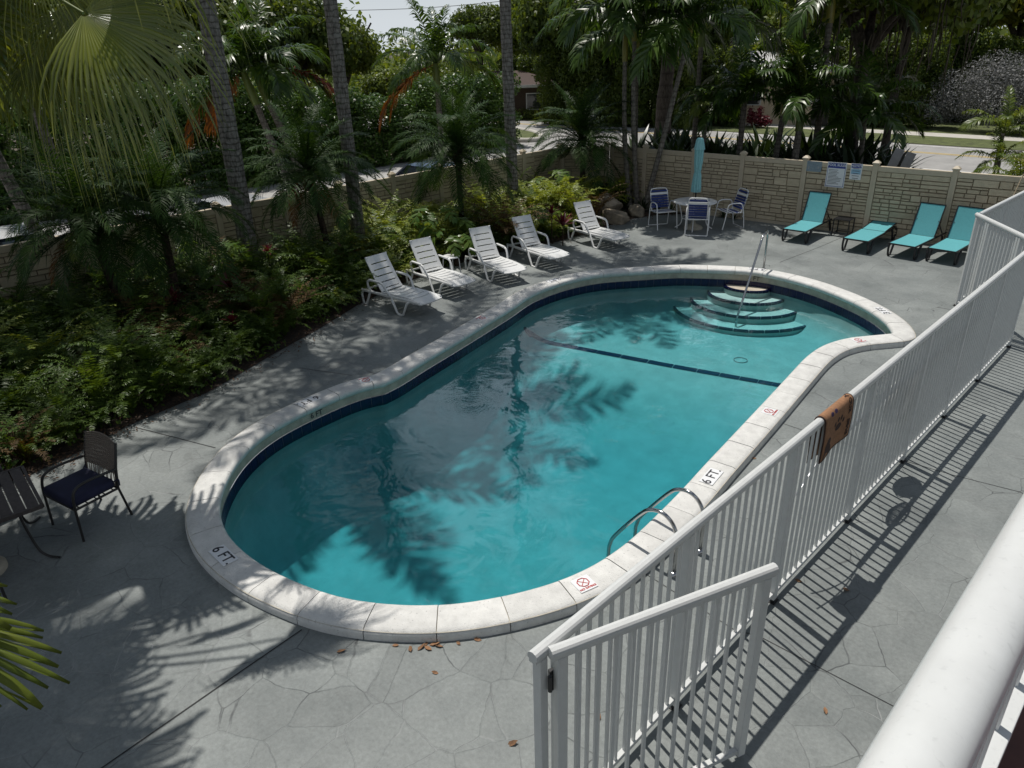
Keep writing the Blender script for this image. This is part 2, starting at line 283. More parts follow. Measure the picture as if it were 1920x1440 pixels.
M['tree3'] = leafmat('yellow_tree_leaf', (0.09375, 0.1125, 0.015), (0.25, 0.25, 0.0475), rough=0.45, trans=0.38, scale=0.5)
M['hedge'] = leafmat('hedge_leaf', (0.0216, 0.0567, 0.0108), (0.0837, 0.1553, 0.027), rough=0.38, trans=0.24, scale=0.8, spec=0.3)
M['silver'] = leafmat('silver_leaf', (0.10, 0.105, 0.10), (0.26, 0.26, 0.26), rough=0.55, trans=0.15, tcol=(1.1, 1.1, 1.0), scale=0.8)
M['moss'] = leafmat('aerial_roots', (0.06, 0.05, 0.035), (0.14, 0.12, 0.09), rough=0.9, trans=0.1)

# ------------------------------------------------------------------ building helpers
def link(o, parent=None):
    COL.objects.link(o)
    if parent is not None: o.parent = parent
    return o
def tag(o, label=None, cat=None, group=None, kind=None):
    if label: o['label'] = label
    if cat: o['category'] = cat
    if group: o['group'] = group
    if kind: o['kind'] = kind
    return o
def empty(name, loc, rz=0.0, label=None, cat=None, group=None):
    o = bpy.data.objects.new(name, None); o.empty_display_size = 0.2
    o.location = loc; o.rotation_euler = (0, 0, rz); link(o)
    return tag(o, label, cat, group)
def mesh_np(name, V, F, mat, smooth=False):
    """V (n,3); F list of arrays (k,3) / (k,4)"""
    me = bpy.data.meshes.new(name)
    V = np.asarray(V, dtype=np.float32)
    me.vertices.add(len(V)); me.vertices.foreach_set('co', V.ravel())
    loops = np.concatenate([f.ravel() for f in F]).astype(np.int32)
    tot = np.concatenate([np.full(len(f), f.shape[1]) for f in F]).astype(np.int32)
    start = np.concatenate([[0], np.cumsum(tot)[:-1]]).astype(np.int32)
    me.loops.add(len(loops)); me.loops.foreach_set('vertex_index', loops)
    me.polygons.add(len(tot)); me.polygons.foreach_set('loop_start', start); me.polygons.foreach_set('loop_total', tot)
    if smooth: me.polygons.foreach_set('use_smooth', np.ones(len(tot), dtype=bool))
    me.update(calc_edges=True); me.validate()
    me.materials.append(mat)
    return me
class MB:
    def __init__(s): s.v = []; s.f = []; s.sm = []
    def add(s, verts, faces, smooth=False, mtx=None):
        o = len(s.v)
        s.v += [tuple(mtx @ Vector(p)) if mtx else tuple(p) for p in verts]
        s.f += [tuple(i+o for i in f) for f in faces]; s.sm += [smooth]*len(faces)
        return s
    def box(s, c, size, mtx=None, rz=0.0, bev=0.0):
        x, y, z = [a/2 for a in size]
        if bev > 0:
            b = min(bev, x*.9, y*.9, z*.9)
            bm = bmesh.new(); bmesh.ops.create_cube(bm, size=1.0)
            for v in bm.verts: v.co = Vector((v.co.x*2*x, v.co.y*2*y, v.co.z*2*z))
            bmesh.ops.bevel(bm, geom=list(bm.edges), offset=b, segments=2, affect='EDGES', profile=0.5)
            vs = [v.co.copy() for v in bm.verts]; fs = [[v.index for v in f.verts] for f in bm.faces]; bm.free()
        else:
            vs = [Vector((i*x, j*y, k*z)) for i in (-1, 1) for j in (-1, 1) for k in (-1, 1)]
            fs = [(0, 1, 3, 2), (4, 6, 7, 5), (0, 4, 5, 1), (2, 3, 7, 6), (0, 2, 6, 4), (1, 5, 7, 3)]
        T = Matrix.Translation(c) @ Matrix.Rotation(rz, 4, 'Z')
        if mtx: T = mtx @ T
        return s.add(vs, fs, False, T)
    def bar(s, a, b, w, h=None, up=Vector((0, 0, 1)), bev=0.0):
        """rectangular bar from a to b"""
        a, b = Vector(a), Vector(b); d = b-a; L = d.length; x = d/L
        if abs(x.dot(up)) > .98: up = Vector((1, 0, 0))
        y = up.cross(x).normalized(); z = x.cross(y)
        T = Matrix((x, y, z)).transposed().to_4x4(); T.translation = (a+b)/2
        return s.box((0, 0, 0), (L, w, h or w), T, bev=bev)
    def tube(s, pts, r, n=10, caps=True, closed=False, flat=1.0):
        pts = [Vector(p) for p in pts]; k = len(pts)
        rs = list(r) if hasattr(r, '__len__') else [r]*k
        vs, fs = [], []
        prev = None
        for i, p in enumerate(pts):
            if closed: t = pts[(i+1) % k]-pts[i-1]
            else: t = pts[min(i+1, k-1)]-pts[max(i-1, 0)]
            t.normalize()
            if prev is None:
                u = Vector((0, 0, 1)) if abs(t.z) < .9 else Vector((1, 0, 0))
                u = (u - t*u.dot(t)).normalized()
            else:
                u = (prev - t*prev.dot(t)).normalized()
            prev = u; w = t.cross(u)
            for j in range(n):
                a = 2*math.pi*j/n
                vs.append(p + (u*math.cos(a)*flat + w*math.sin(a))*rs[i])
        m_ = k if closed else k-1
        for i in range(m_):
            for j in range(n):
                a, b = i*n+j, i*n+(j+1) % n
                c, d = ((i+1) % k)*n+(j+1) % n, ((i+1) % k)*n+j
                fs.append((a, b, c, d))
        s.add(vs, fs, True)
        if caps and not closed:
            s.add(vs[:n], [tuple(range(n))[::-1]]); s.add(vs[-n:], [tuple(range(n))])
        return s
    def lathe(s, prof, n=24, c=(0, 0, 0), cap=True):
        vs, fs = [], []
        for (r, z) in prof:
            for j in range(n):
                a = 2*math.pi*j/n; vs.append((c[0]+r*math.cos(a), c[1]+r*math.sin(a), c[2]+z))
        for i in range(len(prof)-1):
            for j in range(n):
                fs.append((i*n+j, i*n+(j+1) % n, (i+1)*n+(j+1) % n, (i+1)*n+j))
        s.add(vs, fs, True)
        if cap:
            s.add(vs[:n], [tuple(range(n))[::-1]]); s.add(vs[-n:], [tuple(range(n))])
        return s
    def prism(s, poly, z0, z1, mtx=None):
        """polygon in xy extruded in z"""
        n = len(poly)
        vs = [(p[0], p[1], z0) for p in poly]+[(p[0], p[1], z1) for p in poly]
        tri = tessellate_polygon([[Vector((p[0], p[1], 0)) for p in poly]])
        fs = []
        for t in tri:
            a, b, c = [Vector((poly[i][0], poly[i][1])) for i in t]
            if (b-a).cross(c-a) < 0: t = t[::-1]
            fs.append(tuple(i+n for i in t)); fs.append(tuple(t[::-1]))
        area = sum(poly[i][0]*poly[(i+1) % n][1]-poly[(i+1) % n][0]*poly[i][1] for i in range(n))
        for i in range(n):
            j = (i+1) % n
            fs.append((i, j, j+n, i+n) if area > 0 else (j, i, i+n, j+n))
        return s.add(vs, fs, False, mtx)
    def mesh(s, name, mat):
        me = bpy.data.meshes.new(name); me.from_pydata(s.v, [], s.f)
        me.polygons.foreach_set('use_smooth', s.sm); me.update()
        me.materials.append(mat); return me
    def build(s, name, mat, parent=None, label=None):
        o = bpy.data.objects.new(name, s.mesh(name, mat)); link(o, parent)
        if label: o['label'] = label
        return o
def place(name, me, parent=None, loc=(0, 0, 0), rot=(0, 0, 0), sc=1.0, mat=None):
    o = bpy.data.objects.new(name, me); link(o, parent)
    o.location = loc; o.rotation_euler = rot; o.scale = (sc, sc, sc) if not hasattr(sc, '__len__') else sc
    if mat is not None:
        o.material_slots[0].link = 'OBJECT'; o.material_slots[0].material = mat
    return o
def copy_tree(o, parent=None):
    c = o.copy(); COL.objects.link(c)
    if parent is not None: c.parent = parent
    for ch in [x for x in ALL_CHILDREN(o)]: copy_tree(ch, c)
    return c
def ALL_CHILDREN(o): return list(o.children)
def smooth_path(pts, n=6):
    """Catmull-Rom through pts"""
    P = [Vector(p) for p in pts]; P = [2*P[0]-P[1]]+P+[2*P[-1]-P[-2]]; out = []
    for i in range(1, len(P)-2):
        for k in range(n):
            t = k/n; a, b, c, d = P[i-1:i+3]
            out.append(0.5*((2*b)+(c-a)*t+(2*a-5*b+4*c-d)*t*t+(3*b-a-3*c+d)*t**3))
    return out+[P[-2]]
def sheet(name, poly, z, mat, holes=(), kind='structure', sub=None):
    loops = [[Vector((p[0], p[1], 0)) for p in poly]]+[[Vector((p[0], p[1], 0)) for p in h] for h in holes]
    flat = [v for l in loops for v in l]
    tris = tessellate_polygon(loops)
    fs = []
    for t in tris:
        a, b, c = [flat[i].to_2d() for i in t]
        fs.append(t if (b-a).cross(c-a) > 0 else t[::-1])
    mb = MB(); mb.add([(v.x, v.y, z) for v in flat], fs)
    o = mb.build(name, mat); o['kind'] = kind; return o
def text_mesh(name, body, size, mat, parent, mtx, ext=0.0015, spacing=1.0, bold=0.0):
    cu = bpy.data.curves.new('lettering', 'FONT'); cu.body = body; cu.size = size; cu.extrude = ext
    cu.align_x = 'CENTER'; cu.align_y = 'CENTER'; cu.space_character = spacing; cu.offset = bold
    to = bpy.data.objects.new('lettering', cu); COL.objects.link(to)
    dg = bpy.context.evaluated_depsgraph_get()
    me = bpy.data.meshes.new_from_object(to.evaluated_get(dg))
    bpy.data.objects.remove(to); bpy.data.curves.remove(cu)
    me.transform(mtx); me.materials.clear(); me.materials.append(mat); me.name = name
    o = bpy.data.objects.new(name, me); link(o, parent); return o
def frame_mtx(o, x, y):
    """matrix with local x,y axes at origin o"""
    x = Vector(x).normalized(); y = Vector(y); z = x.cross(y).normalized(); y = z.cross(x)
    T = Matrix((x, y, z)).transposed().to_4x4(); T.translation = o; return T

# ------------------------------------------------------------------ foliage generators (numpy)
def nrm(a): return a/np.maximum(np.linalg.norm(a, axis=-1, keepdims=True), 1e-9)
def frond_arrays(L=2.0, phi0=50, bend=90, nl=30, ll=0.5, lw=0.035, t0=0.18, a0=75, a1=30, vee=25, droop=0.35, seed=0, rw=0.014, side=0.15, plume=0.0, tipmin=0.25):
    """one feather leaf growing along +x, arching down: returns verts, quads, tris"""
    g = np.random.default_rng(seed)
    K = 14
    s = np.linspace(0, 1, K); phi = np.radians(phi0 - bend*s**1.4)
    dx = np.cos(phi)*L/(K-1); dz = np.sin(phi)*L/(K-1)
    X = np.concatenate([[0], np.cumsum(dx[:-1])]); Z = np.concatenate([[0], np.cumsum(dz[:-1])])
    Y = side*(s**2)*L*g.uniform(-1, 1)
    C = np.stack([X, Y, Z], 1)
    T = nrm(np.gradient(C, axis=0))
    V = []; Q = []; TR = []; nv = 0
    # rachis: three-sided tapering strip
    Sd = np.array([0, 1.0, 0]); Nn = nrm(np.cross(T, np.tile(Sd, (K, 1))))
    w = rw*(1-0.85*s)+0.002
    ring = [C+Nn*w[:, None]*-1.0, C+Sd*w[:, None], C-Sd*w[:, None]]
    # order so the flat side is up
    for r in ring: V.append(r)
    for i in range(K-1):
        for a, b in ((0, 1), (1, 2), (2, 0)):
            Q.append([a*K+i, b*K+i, b*K+i+1, a*K+i+1])
    nv = 3*K
    t = np.linspace(t0, 0.99, nl)
    for sd in (1, -1):
        tt = np.clip(t + g.normal(0, 0.35/nl, nl), t0, 0.995)
        B = np.stack([np.interp(tt, s, C[:, k]) for k in range(3)], 1)
        Tt = nrm(np.stack([np.interp(tt, s, T[:, k]) for k in range(3)], 1))
        Up = nrm(np.cross(Tt, np.tile([0, 1.0, 0], (nl, 1)))); Up = -Up
        Up = np.where(Up[:, 2:3] < 0, -Up, Up) if phi0 > -60 else Up
        q = (tt-t0)/(1-t0)
        ang = np.radians(a0+(a1-a0)*q + g.normal(0, 5, nl))
        ve = np.radians(vee + g.normal(0, 7, nl) + plume*g.uniform(-1, 1, nl))
        lat = np.tile([0, float(sd), 0], (nl, 1))*np.cos(ve)[:, None] + Up*np.sin(ve)[:, None]
        D = nrm(Tt*np.cos(ang)[:, None] + lat*np.sin(ang)[:, None])
        prof = np.maximum(tipmin, np.sin(np.pi*(0.14+0.80*q))**0.7)
        l = ll*prof*g.uniform(0.88, 1.08, nl)
        dr = droop*g.uniform(0.6, 1.3, nl)
        down = np.array([0, 0, -1.0])
        W = nrm(Tt - D*np.sum(Tt*D, 1, keepdims=True))
        ww = lw*(0.6+0.4*prof)
        p0 = B; p1 = B + D*(l*.5)[:, None] + down*(dr*l*.16)[:, None]; p2 = B + D*(l*(1-.18*dr))[:, None] + down*(dr*l*.72)[:, None]
        vs = np.stack([p0+W*(ww*.25)[:, None], p0-W*(ww*.25)[:, None], p1-W*(ww*.5)[:, None], p1+W*(ww*.5)[:, None], p2], 1).reshape(-1, 3)
        idx = nv + 5*np.arange(nl)
        V.append(vs); nv += 5*nl
        Q += np.stack([idx, idx+1, idx+2, idx+3], 1).tolist(); TR += np.stack([idx+3, idx+2, idx+4], 1).tolist()
    return np.concatenate(V), np.array(Q), np.array(TR)
_fr = {}
def frond_mesh(key, mat, **kw):
    k = (key, mat.name)
    if k not in _fr:
        V, Q, T = frond_arrays(**kw); _fr[k] = mesh_np('frond', V, [Q, T], mat)
    return _fr[k]
def fan_arrays(rot, R_=1.42, n=46, spread=110, seed=0, cup=0.14, droop=0.8, split=0.42, thin=0.5):
    """pleated fan blade, hub at the origin, turned by rot; the free strips then hang straight down"""
    g = np.random.default_rng(seed); V = []; Q = []; T = []; rm = np.array(rot)
    th = np.radians(np.linspace(-spread, spread, n+1)+np.concatenate([[0], g.normal(0, .5, n)]))
    for k in range(n):
        a0, a1 = th[k], th[k+1]; am = (a0+a1)/2; rel = abs(am/np.radians(spread))
        Rk = R_*(1-0.25*rel**1.6)*g.uniform(.90, 1.08); d = droop*g.uniform(.55, 1.4); sway = g.normal(0, .05)
        def pt(r, a, lift, hang):
            rr = r*Rk*(1-.30*hang*d); p = np.array([rr*math.cos(a), rr*math.sin(a), cup*rr*(1-.6*r)+lift])
            p = rm @ p; p[2] -= d*hang*Rk*.62; p[:2] += sway*hang*Rk*.4; return p
        rows = []; hw = (a1-a0)/2
        for r, wf, hang in ((0.03, 1, 0), (split*.5, 1, 0), (split, .97, .0), (split+.18, thin, .07), (split+.34, thin*.62, .26), (split+.48, thin*.34, .56)):
            lft = 0.030*wf*Rk*r*(1 if k % 2 else .8)
            rows.append([pt(r, am-hw*wf, 0, hang), pt(r, am, lft, hang), pt(r, am+hw*wf, 0, hang)])
        tip = pt(1.0, am, 0, .86)
        o = len(V); V += [p for r in rows for p in r]+[tip]; m_ = len(rows)
        for i in range(m_-1):
            for j in range(2): Q.append([o+i*3+j, o+(i+1)*3+j, o+(i+1)*3+j+1, o+i*3+j+1])
        e = o+(m_-1)*3; T += [[e, e+3, e+1], [e+1, e+3, e+2]]
    return np.array(V), np.array(Q), np.array(T)
def leaf_cloud(n, size, blobs, seed=0, shell=0.55, up=0.35, aspect=0.5):
    """n leaf-sized diamonds spread through a set of ellipsoid clumps (cx,cy,cz,rx,ry,rz)"""
    g = np.random.default_rng(seed); B = np.array(blobs, float)
    vol = (B[:, 3]*B[:, 4]+B[:, 4]*B[:, 5]+B[:, 3]*B[:, 5]); pick = g.choice(len(B), n, p=vol/vol.sum()); b = B[pick]
    d = nrm(g.normal(size=(n, 3))); rad = shell + (1-shell)*g.random(n)**0.7
    rad = rad*(1+0.10*np.sin(d[:, 0]*7+pick)*np.cos(d[:, 1]*6+pick*2))
    P = b[:, :3] + d*b[:, 3:]*rad[:, None]
    nor = nrm(d*0.7 + np.array([0, 0, up]) + g.normal(0, .55, (n, 3)))
    t = nrm(np.cross(nor, g.normal(size=(n, 3)))); w = np.cross(nor, t)
    s = size*g.uniform(.65, 1.35, n)[:, None]
    V = np.stack([P-t*s*.5, P+w*s*aspect*.5+nor*s*.06, P+t*s*.5, P-w*s*aspect*.5+nor*s*.06], 1).reshape(-1, 3)
    i = 4*np.arange(n)
    return V, np.stack([i, i+1, i+2, i+3], 1)
def cloud_mesh(name, n, size, blobs, mat, **kw):
    V, Q = leaf_cloud(n, size, blobs, **kw); return mesh_np(name, V, [Q], mat)
def blade_rosette(n=26, L=0.6, w=0.05, seed=0, e0=85, e1=20, bend=45):
    g = np.random.default_rng(seed); V = []; Q = []; T = []
    for k in range(n):
        f = k/n; az = k*2.39996+g.normal(0, .2); el = math.radians(e0+(e1-e0)*f+g.normal(0, 6)); l = L*g.uniform(.75, 1.1)
        c = np.array([math.cos(az), math.sin(az), 0]); sd = np.array([-c[1], c[0], 0]); p = np.zeros(3); o = len(V); K = 4
        for i in range(K+1):
            q = i/K; e = el-math.radians(bend)*q*q
            ww = w*math.sin(math.pi*(0.2+0.75*q))*(1 if i < K else 0.08)
            V += [p+sd*ww/2, p-sd*ww/2]
            p = p+(c*math.cos(e)+np.array([0, 0, 1])*math.sin(e))*l/K
        Q += [[o+2*i, o+2*i+1, o+2*i+3, o+2*i+2] for i in range(K)]
    return np.array(V), np.array(Q)
def fern_arrays(seed, nf=15, L=0.62, nl=26, ll=0.085, lw=0.017):
    g = np.random.default_rng(seed); VV = []; QQ = []; TT = []; o = 0
    for k in range(nf):
        V, Q, T = frond_arrays(L=L*g.uniform(.7, 1.15), phi0=g.uniform(55, 86), bend=g.uniform(60, 115), nl=nl, ll=ll*g.uniform(.85, 1.15), lw=lw, t0=.16, a0=82, a1=60, vee=4, droop=.25, seed=int(g.integers(1e6)), rw=.004, side=.2, tipmin=.16)
        a = k*2.39996+g.normal(0, .3); c, s = math.cos(a), math.sin(a)
        V = V @ np.array([[c, s, 0], [-s, c, 0], [0, 0, 1]])
        VV.append(V); QQ.append(Q+o); TT.append(T+o); o += len(V)
    return np.concatenate(VV), np.concatenate(QQ), np.concatenate(TT)

# species ------------------------------------------------------------
SPEC = {
 'feather': dict(L=2.5, nl=40, ll=0.70, lw=0.075, t0=.15, a0=68, a1=34, vee=24, droop=.8, rw=.026),
 'tall':    dict(L=3.2, nl=48, ll=0.72, lw=0.055, t0=.15, a0=70, a1=30, vee=25, droop=.75, rw=.03, plume=25),
 'date':    dict(L=1.35, nl=62, ll=0.27, lw=0.0135, t0=.12, a0=70, a1=36, vee=18, droop=.5, rw=.011),
}
CLASSES = {'up': (78, 45), 'high': (60, 75), 'mid': (38, 90), 'low': (12, 85), 'hang': (-22, 55)}
def crown(root, top, spec, counts, mat, seed, scale=1.0, extra=(), lean=(0, 0)):
    g = random.Random(seed); k = 0
    for cls, cnt in counts:
        for i in range(cnt):
            v = g.randrange(3); ph, bd = CLASSES[cls]
            me = frond_mesh((spec, cls, v), mat, phi0=ph+(v-1)*7, bend=bd+(v-1)*9, seed=11*v+len(cls), **SPEC[spec])
            az = k*2.39996+g.uniform(-.3, .3); k += 1
            place('frond', me, root, top, (g.uniform(-.12, .12)+lean[0], g.uniform(-.1, .1)+lean[1], az), scale*g.uniform(.85, 1.1))
    for (cls, az, mkey, sc, lab) in extra:
        ph, bd = CLASSES[cls]
        me = frond_mesh((spec, cls, 0), M[mkey], phi0=ph, bend=bd, seed=5, **dict(SPEC[spec], droop=SPEC[spec]['droop']+.15))
        o = place('frond', me, root, top, (0, 0, az), sc)
        if lab: o['label'] = lab
def palm(base, top, r0, r1, spec, counts, lf, label, bark='palmbark', shaft=None, seed=1, scale=1.0, name='palm_tree', cat='palm tree', group=None, extra=(), bow=0.0, skirt=False, shaft_len=0.8):
    base, top = Vector(base), Vector(top)
    root = empty(name, base, 0, label, cat, group)
    h = top-base; n = max(8, int(h.length*3.2))
    side = Vector((-h.y, h.x, 0)); side = side.normalized() if side.length > .01 else Vector((1, 0, 0))
    pts, rr = [], []
    for i in range(n+1):
        q = i/n
        p = Vector((h.x*q, h.y*q, h.z*q)) + side*bow*math.sin(math.pi*q)
        flare = 1+0.5*math.exp(-q*h.length/.35)
        pts.append(p); rr.append((r0+(r1-r0)*q)*flare*(1+.035*math.sin(i*2.1)))
    pts[0].z -= .25
    MB().tube(pts, rr, 14).build('trunk', M[bark], root)
    ct = h
    if shaft:
        d = (pts[-1]-pts[-3]).normalized(); k = 6
        sp = [h + d*(shaft_len*i/k) for i in range(k+1)]
        sr = [r1*(1.05+.55*math.sin(math.pi*min(1, .15+.6*i/k))**1.5-.5*i/k) for i in range(k+1)]
        MB().tube(sp, sr, 12).build('crownshaft', M[shaft], root); ct = sp[-1]
    if skirt:   # old leaf bases under the head
        mb = MB(); g = random.Random(seed)
        for i in range(46):
            a = i*2.4; z = h.z-.02-.45*(i/46)
            c = Vector((h.x, h.y, z)); d = Vector((math.cos(a), math.sin(a), .9+g.random()*.4))
            mb.tube([c+d*.02, c+d*.10, c+d*.16+Vector((0, 0, -.01))], [.03, .022, .006], 5)
        mb.build('leaf_bases', M['pygbark'], root)
    crown(root, ct, spec, counts, M[lf], seed, scale, extra)
    return root

# ------------------------------------------------------------------ light and sky
sun_dir = Vector((0.674, -0.201, -1.83)).normalized()
sd = bpy.data.lights.new('sun', 'SUN'); sd.energy = 4.1; sd.angle = R(0.5); sd.color = (1.0, 0.955, 0.89)
so = bpy.data.objects.new('sun', sd); COL.objects.link(so); so.rotation_euler = sun_dir.to_track_quat('-Z', 'Y').to_euler(); so.location = (-20, 6, 40)
WZ0 = -.255
w = bpy.data.worlds.new('World'); scene.world = w; w.use_nodes = True
nt = w.node_tree; nt.nodes.clear(); n = N(nt)
wo = n('ShaderNodeOutputWorld'); bg = n('ShaderNodeBackground'); sky = n('ShaderNodeTexSky', sky_type='NISHITA')
sky.sun_disc = False; sky.dust_density = 0.4; sky.ozone_density = 1.5; sky.altitude = 10; sky.sun_elevation = math.asin(-sun_dir.z); sky.sun_rotation = math.atan2(-sun_dir.x, -sun_dir.y)
tc = n('ShaderNodeTexCoord'); mp = n('ShaderNodeMapping'); mp.inputs['Scale'].default_value = (1, 1, 2.6); n.link(tc.outputs['Generated'], mp.inputs['Vector'])
cn = n('ShaderNodeTexNoise'); setin(cn, Scale=2.6, Detail=8.0, Roughness=0.58, Distortion=0.3); n.link(mp.outputs[0], cn.inputs['Vector'])
cm = n('ShaderNodeMapRange', interpolation_type='SMOOTHSTEP'); setin(cm, From_Min=0.46, From_Max=0.62); n.link(cn.outputs['Fac'], cm.inputs['Value'])
cmx = n('ShaderNodeMix', data_type='RGBA'); sz = n('ShaderNodeSeparateXYZ'); n.link(tc.outputs['Generated'], sz.inputs[0])
hz = n('ShaderNodeMapRange', interpolation_type='SMOOTHSTEP'); setin(hz, From_Min=0.0, From_Max=0.22, To_Min=0.9, To_Max=0.0); n.link(sz.outputs['Z'], hz.inputs['Value'])
hm = n('ShaderNodeMath', operation='MAXIMUM'); n.link(cm.outputs['Result'], hm.inputs[0]); n.link(hz.outputs['Result'], hm.inputs[1])
n.link(hm.outputs[0], cmx.inputs['Factor']); n.link(sky.outputs[0], cmx.inputs['A']); cmx.inputs['B'].default_value = (16.0, 17.2, 18.4, 1)
_v = G(870, 840, WZ0)-CAM; cd = n('ShaderNodeVectorMath', operation='DOT_PRODUCT'); n.link(tc.outputs['Generated'], cd.inputs[0]); cd.inputs[1].default_value = Vector((_v.x, _v.y, -_v.z)).normalized()  # bright cloud added out of view, in the direction the pool mirrors
cb = n('ShaderNodeTexNoise'); setin(cb, Scale=6.0, Detail=7.0, Roughness=0.6, Distortion=0.4); n.link(tc.outputs['Generated'], cb.inputs['Vector'])
cs = n('ShaderNodeMath', operation='MULTIPLY_ADD'); n.link(cb.outputs['Fac'], cs.inputs[0]); cs.inputs[1].default_value = 0.10; n.link(cd.outputs['Value'], cs.inputs[2])
cf = n('ShaderNodeMapRange', interpolation_type='SMOOTHSTEP'); setin(cf, From_Min=1.033, From_Max=1.060); n.link(cs.outputs[0], cf.inputs['Value'])
cx = n('ShaderNodeMix', data_type='RGBA'); n.link(cf.outputs['Result'], cx.inputs['Factor']); n.link(cmx.outputs['Result'], cx.inputs['A']); cx.inputs["B"].default_value = (27, 32, 37, 1)
n.link(cx.outputs['Result'], bg.inputs['Color']); bg.inputs['Strength'].default_value = 0.043
n.link(bg.outputs[0], wo.inputs['Surface'])
vs = scene.view_settings; scene.display_settings.display_device = 'sRGB'
vs.view_transform = 'Standard'; vs.look = 'None'; vs.gamma = 1.0; vs.exposure = 0.0; vs.use_curve_mapping = False
cy = scene.cycles; cy.max_bounces = 8; cy.transparent_max_bounces = 12; cy.diffuse_bounces = 3; cy.glossy_bounces = 3; cy.transmission_bounces = 4; cy.volume_bounces = 0
cy.use_denoising = True; cy.sample_clamp_indirect = 6.0; cy.caustics_reflective = False; cy.caustics_refractive = False

# ------------------------------------------------------------------ pool outline (measured)
INNER_PX = [(640,738),(687,720),(720,715),(740,707),(800,670),(857,637),(910,605),(963,573),(1000,548),(1057,527),(1123,513),(1207,507),(1273,503),(1347,505),(1407,508),(1453,515),(1513,530),(1563,548),(1613,570),(1650,592),(1670,610),(1675,623),(1663,626),(1613,628),(1573,635),(1547,643),(1527,655),(1510,668),(1480,700),(1427,757),(1370,817),(1310,880),(1277,917),(1180,1012),(1143,1038),(1100,1065),(1023,1095),(927,1118),(853,1130),(777,1133),(707,1128),(640,1119),(567,1093),(500,1063),(450,1027),(420,993),(408,960),(410,930),(422,900),(447,857),(483,820),(533,787),(583,763)]
P0 = [G(x, y, .12).to_2d() for x, y in INNER_PX]
SHARP = {2, 21}
def spline_loop(P, sharp, step=0.06):
    n_ = len(P); out = []; flags = []
    for i in range(n_):
        a, b, c, d = P[i-1], P[i], P[(i+1) % n_], P[(i+2) % n_]
        if i in sharp: a = 2*b-c
        if (i+1) % n_ in sharp: d = 2*c-b
        k = max(2, int((c-b).length/step))
        for j in range(k):
            t = j/k; out.append(0.5*((2*b)+(c-a)*t+(2*a-5*b+4*c-d)*t*t+(3*b-a-3*c+d)*t**3)); flags.append(j == 0 and i in sharp)
    for it in range(30):      # iron out the tracing wobble, keep the two real corners
        q = [p.copy() for p in out]
        for i in range(len(out)):
            if not flags[i]: out[i] = (q[i-1]+q[(i+1) % len(q)])*.25+q[i]*.5
    return out
LOOP = spline_loop(P0, SHARP)
# resample evenly
def resample(P, n_):
    d = [0.0]
    for i in range(len(P)): d.append(d[-1]+(P[(i+1) % len(P)]-P[i]).length)
    out = []; j = 0
    for k in range(n_):
        s = d[-1]*k/n_
        while d[j+1] < s: j += 1
        t = (s-d[j])/max(1e-9, d[j+1]-d[j]); out.append(P[j].lerp(P[(j+1) % len(P)], t))
    return out, d[-1]
NL = 540
LOOP, PERIM = resample(LOOP, NL)
def area2(P): return sum(P[i].x*P[(i+1) % len(P)].y-P[(i+1) % len(P)].x*P[i].y for i in range(len(P)))
if area2(LOOP) < 0: LOOP = LOOP[::-1]           # counter-clockwise
NRM = []
for i in range(NL):
    t = (LOOP[(i+1) % NL]-LOOP[i-1]).normalized(); NRM.append(Vector((t.y, -t.x)))   # outwards
for it in range(2):
    NRM = [(NRM[i-1]+NRM[i]*2+NRM[(i+1) % NL]).normalized() for i in range(NL)]
def off(d): return [LOOP[i]+NRM[i]*d for i in range(NL)]
CW = 0.385
WATER_Z = -0.255
OUTER = off(CW)

# ------------------------------------------------------------------ ground, deck, roads
DECK = [(-16.35, -7), (7, -7), (7, 21.2), (-3.4, 20.62), (-15.1, 19.72), (-16.35, 17.6)]
deck = sheet('pool_deck', DECK, 0.0, M['deck'], holes=[off(CW-.04)])
sheet('ground', [(-400, -300), (400, -300), (400, 500), (-400, 500)], -0.03, M['ground'], holes=[DECK])
# saw-cut joints in the deck
def joint(name, pts, wd=.012):
    mb = MB()
    for a, b in zip(pts[:-1], pts[1:]):
        a, b = Vector(a), Vector(b); s = (b-a).normalized(); q = Vector((-s.y, s.x))*wd/2
        mb.add([(a+q).to_3d()+Vector((0, 0, .004)), (a-q).to_3d()+Vector((0, 0, .004)), (b-q).to_3d()+Vector((0, 0, .004)), (b+q).to_3d()+Vector((0, 0, .004))], [(0, 1, 2, 3)])
    o = mb.build(name, M['joint']); o['kind'] = 'structure'
M['joint'] = plain('joint_dirt', (0.035, 0.036, 0.036), 0.95, var=0.4, scale=20)
joint('deck_joint', [G(566, 1181).to_2d(), G(400, 1295).to_2d(), G(190, 1441).to_2d(), (-4.95, -3)], .014)
joint('deck_joint', [G(200, 789).to_2d(), G(268, 805).to_2d(), G(404, 840).to_2d()], .014)
joint('deck_joint', [G(1462, 492).to_2d(), G(1540, 462).to_2d(), (-7.3, 20.2)], .010)
joint('deck_joint', [(-3.35, 5.1), (-2.2, 5.0), G(1417, 1190).to_2d(), G(1680, 1327).to_2d(), (3, 4.3)], .008)
joint('deck_joint', [G(1470, 795).to_2d(), G(1520, 812).to_2d(), G(1783, 890).to_2d(), G(1913, 923).to_2d(), (3, 7.3)], .008)
joint('deck_joint', [G(560, 690).to_2d(), G(660, 704).to_2d()], .010)
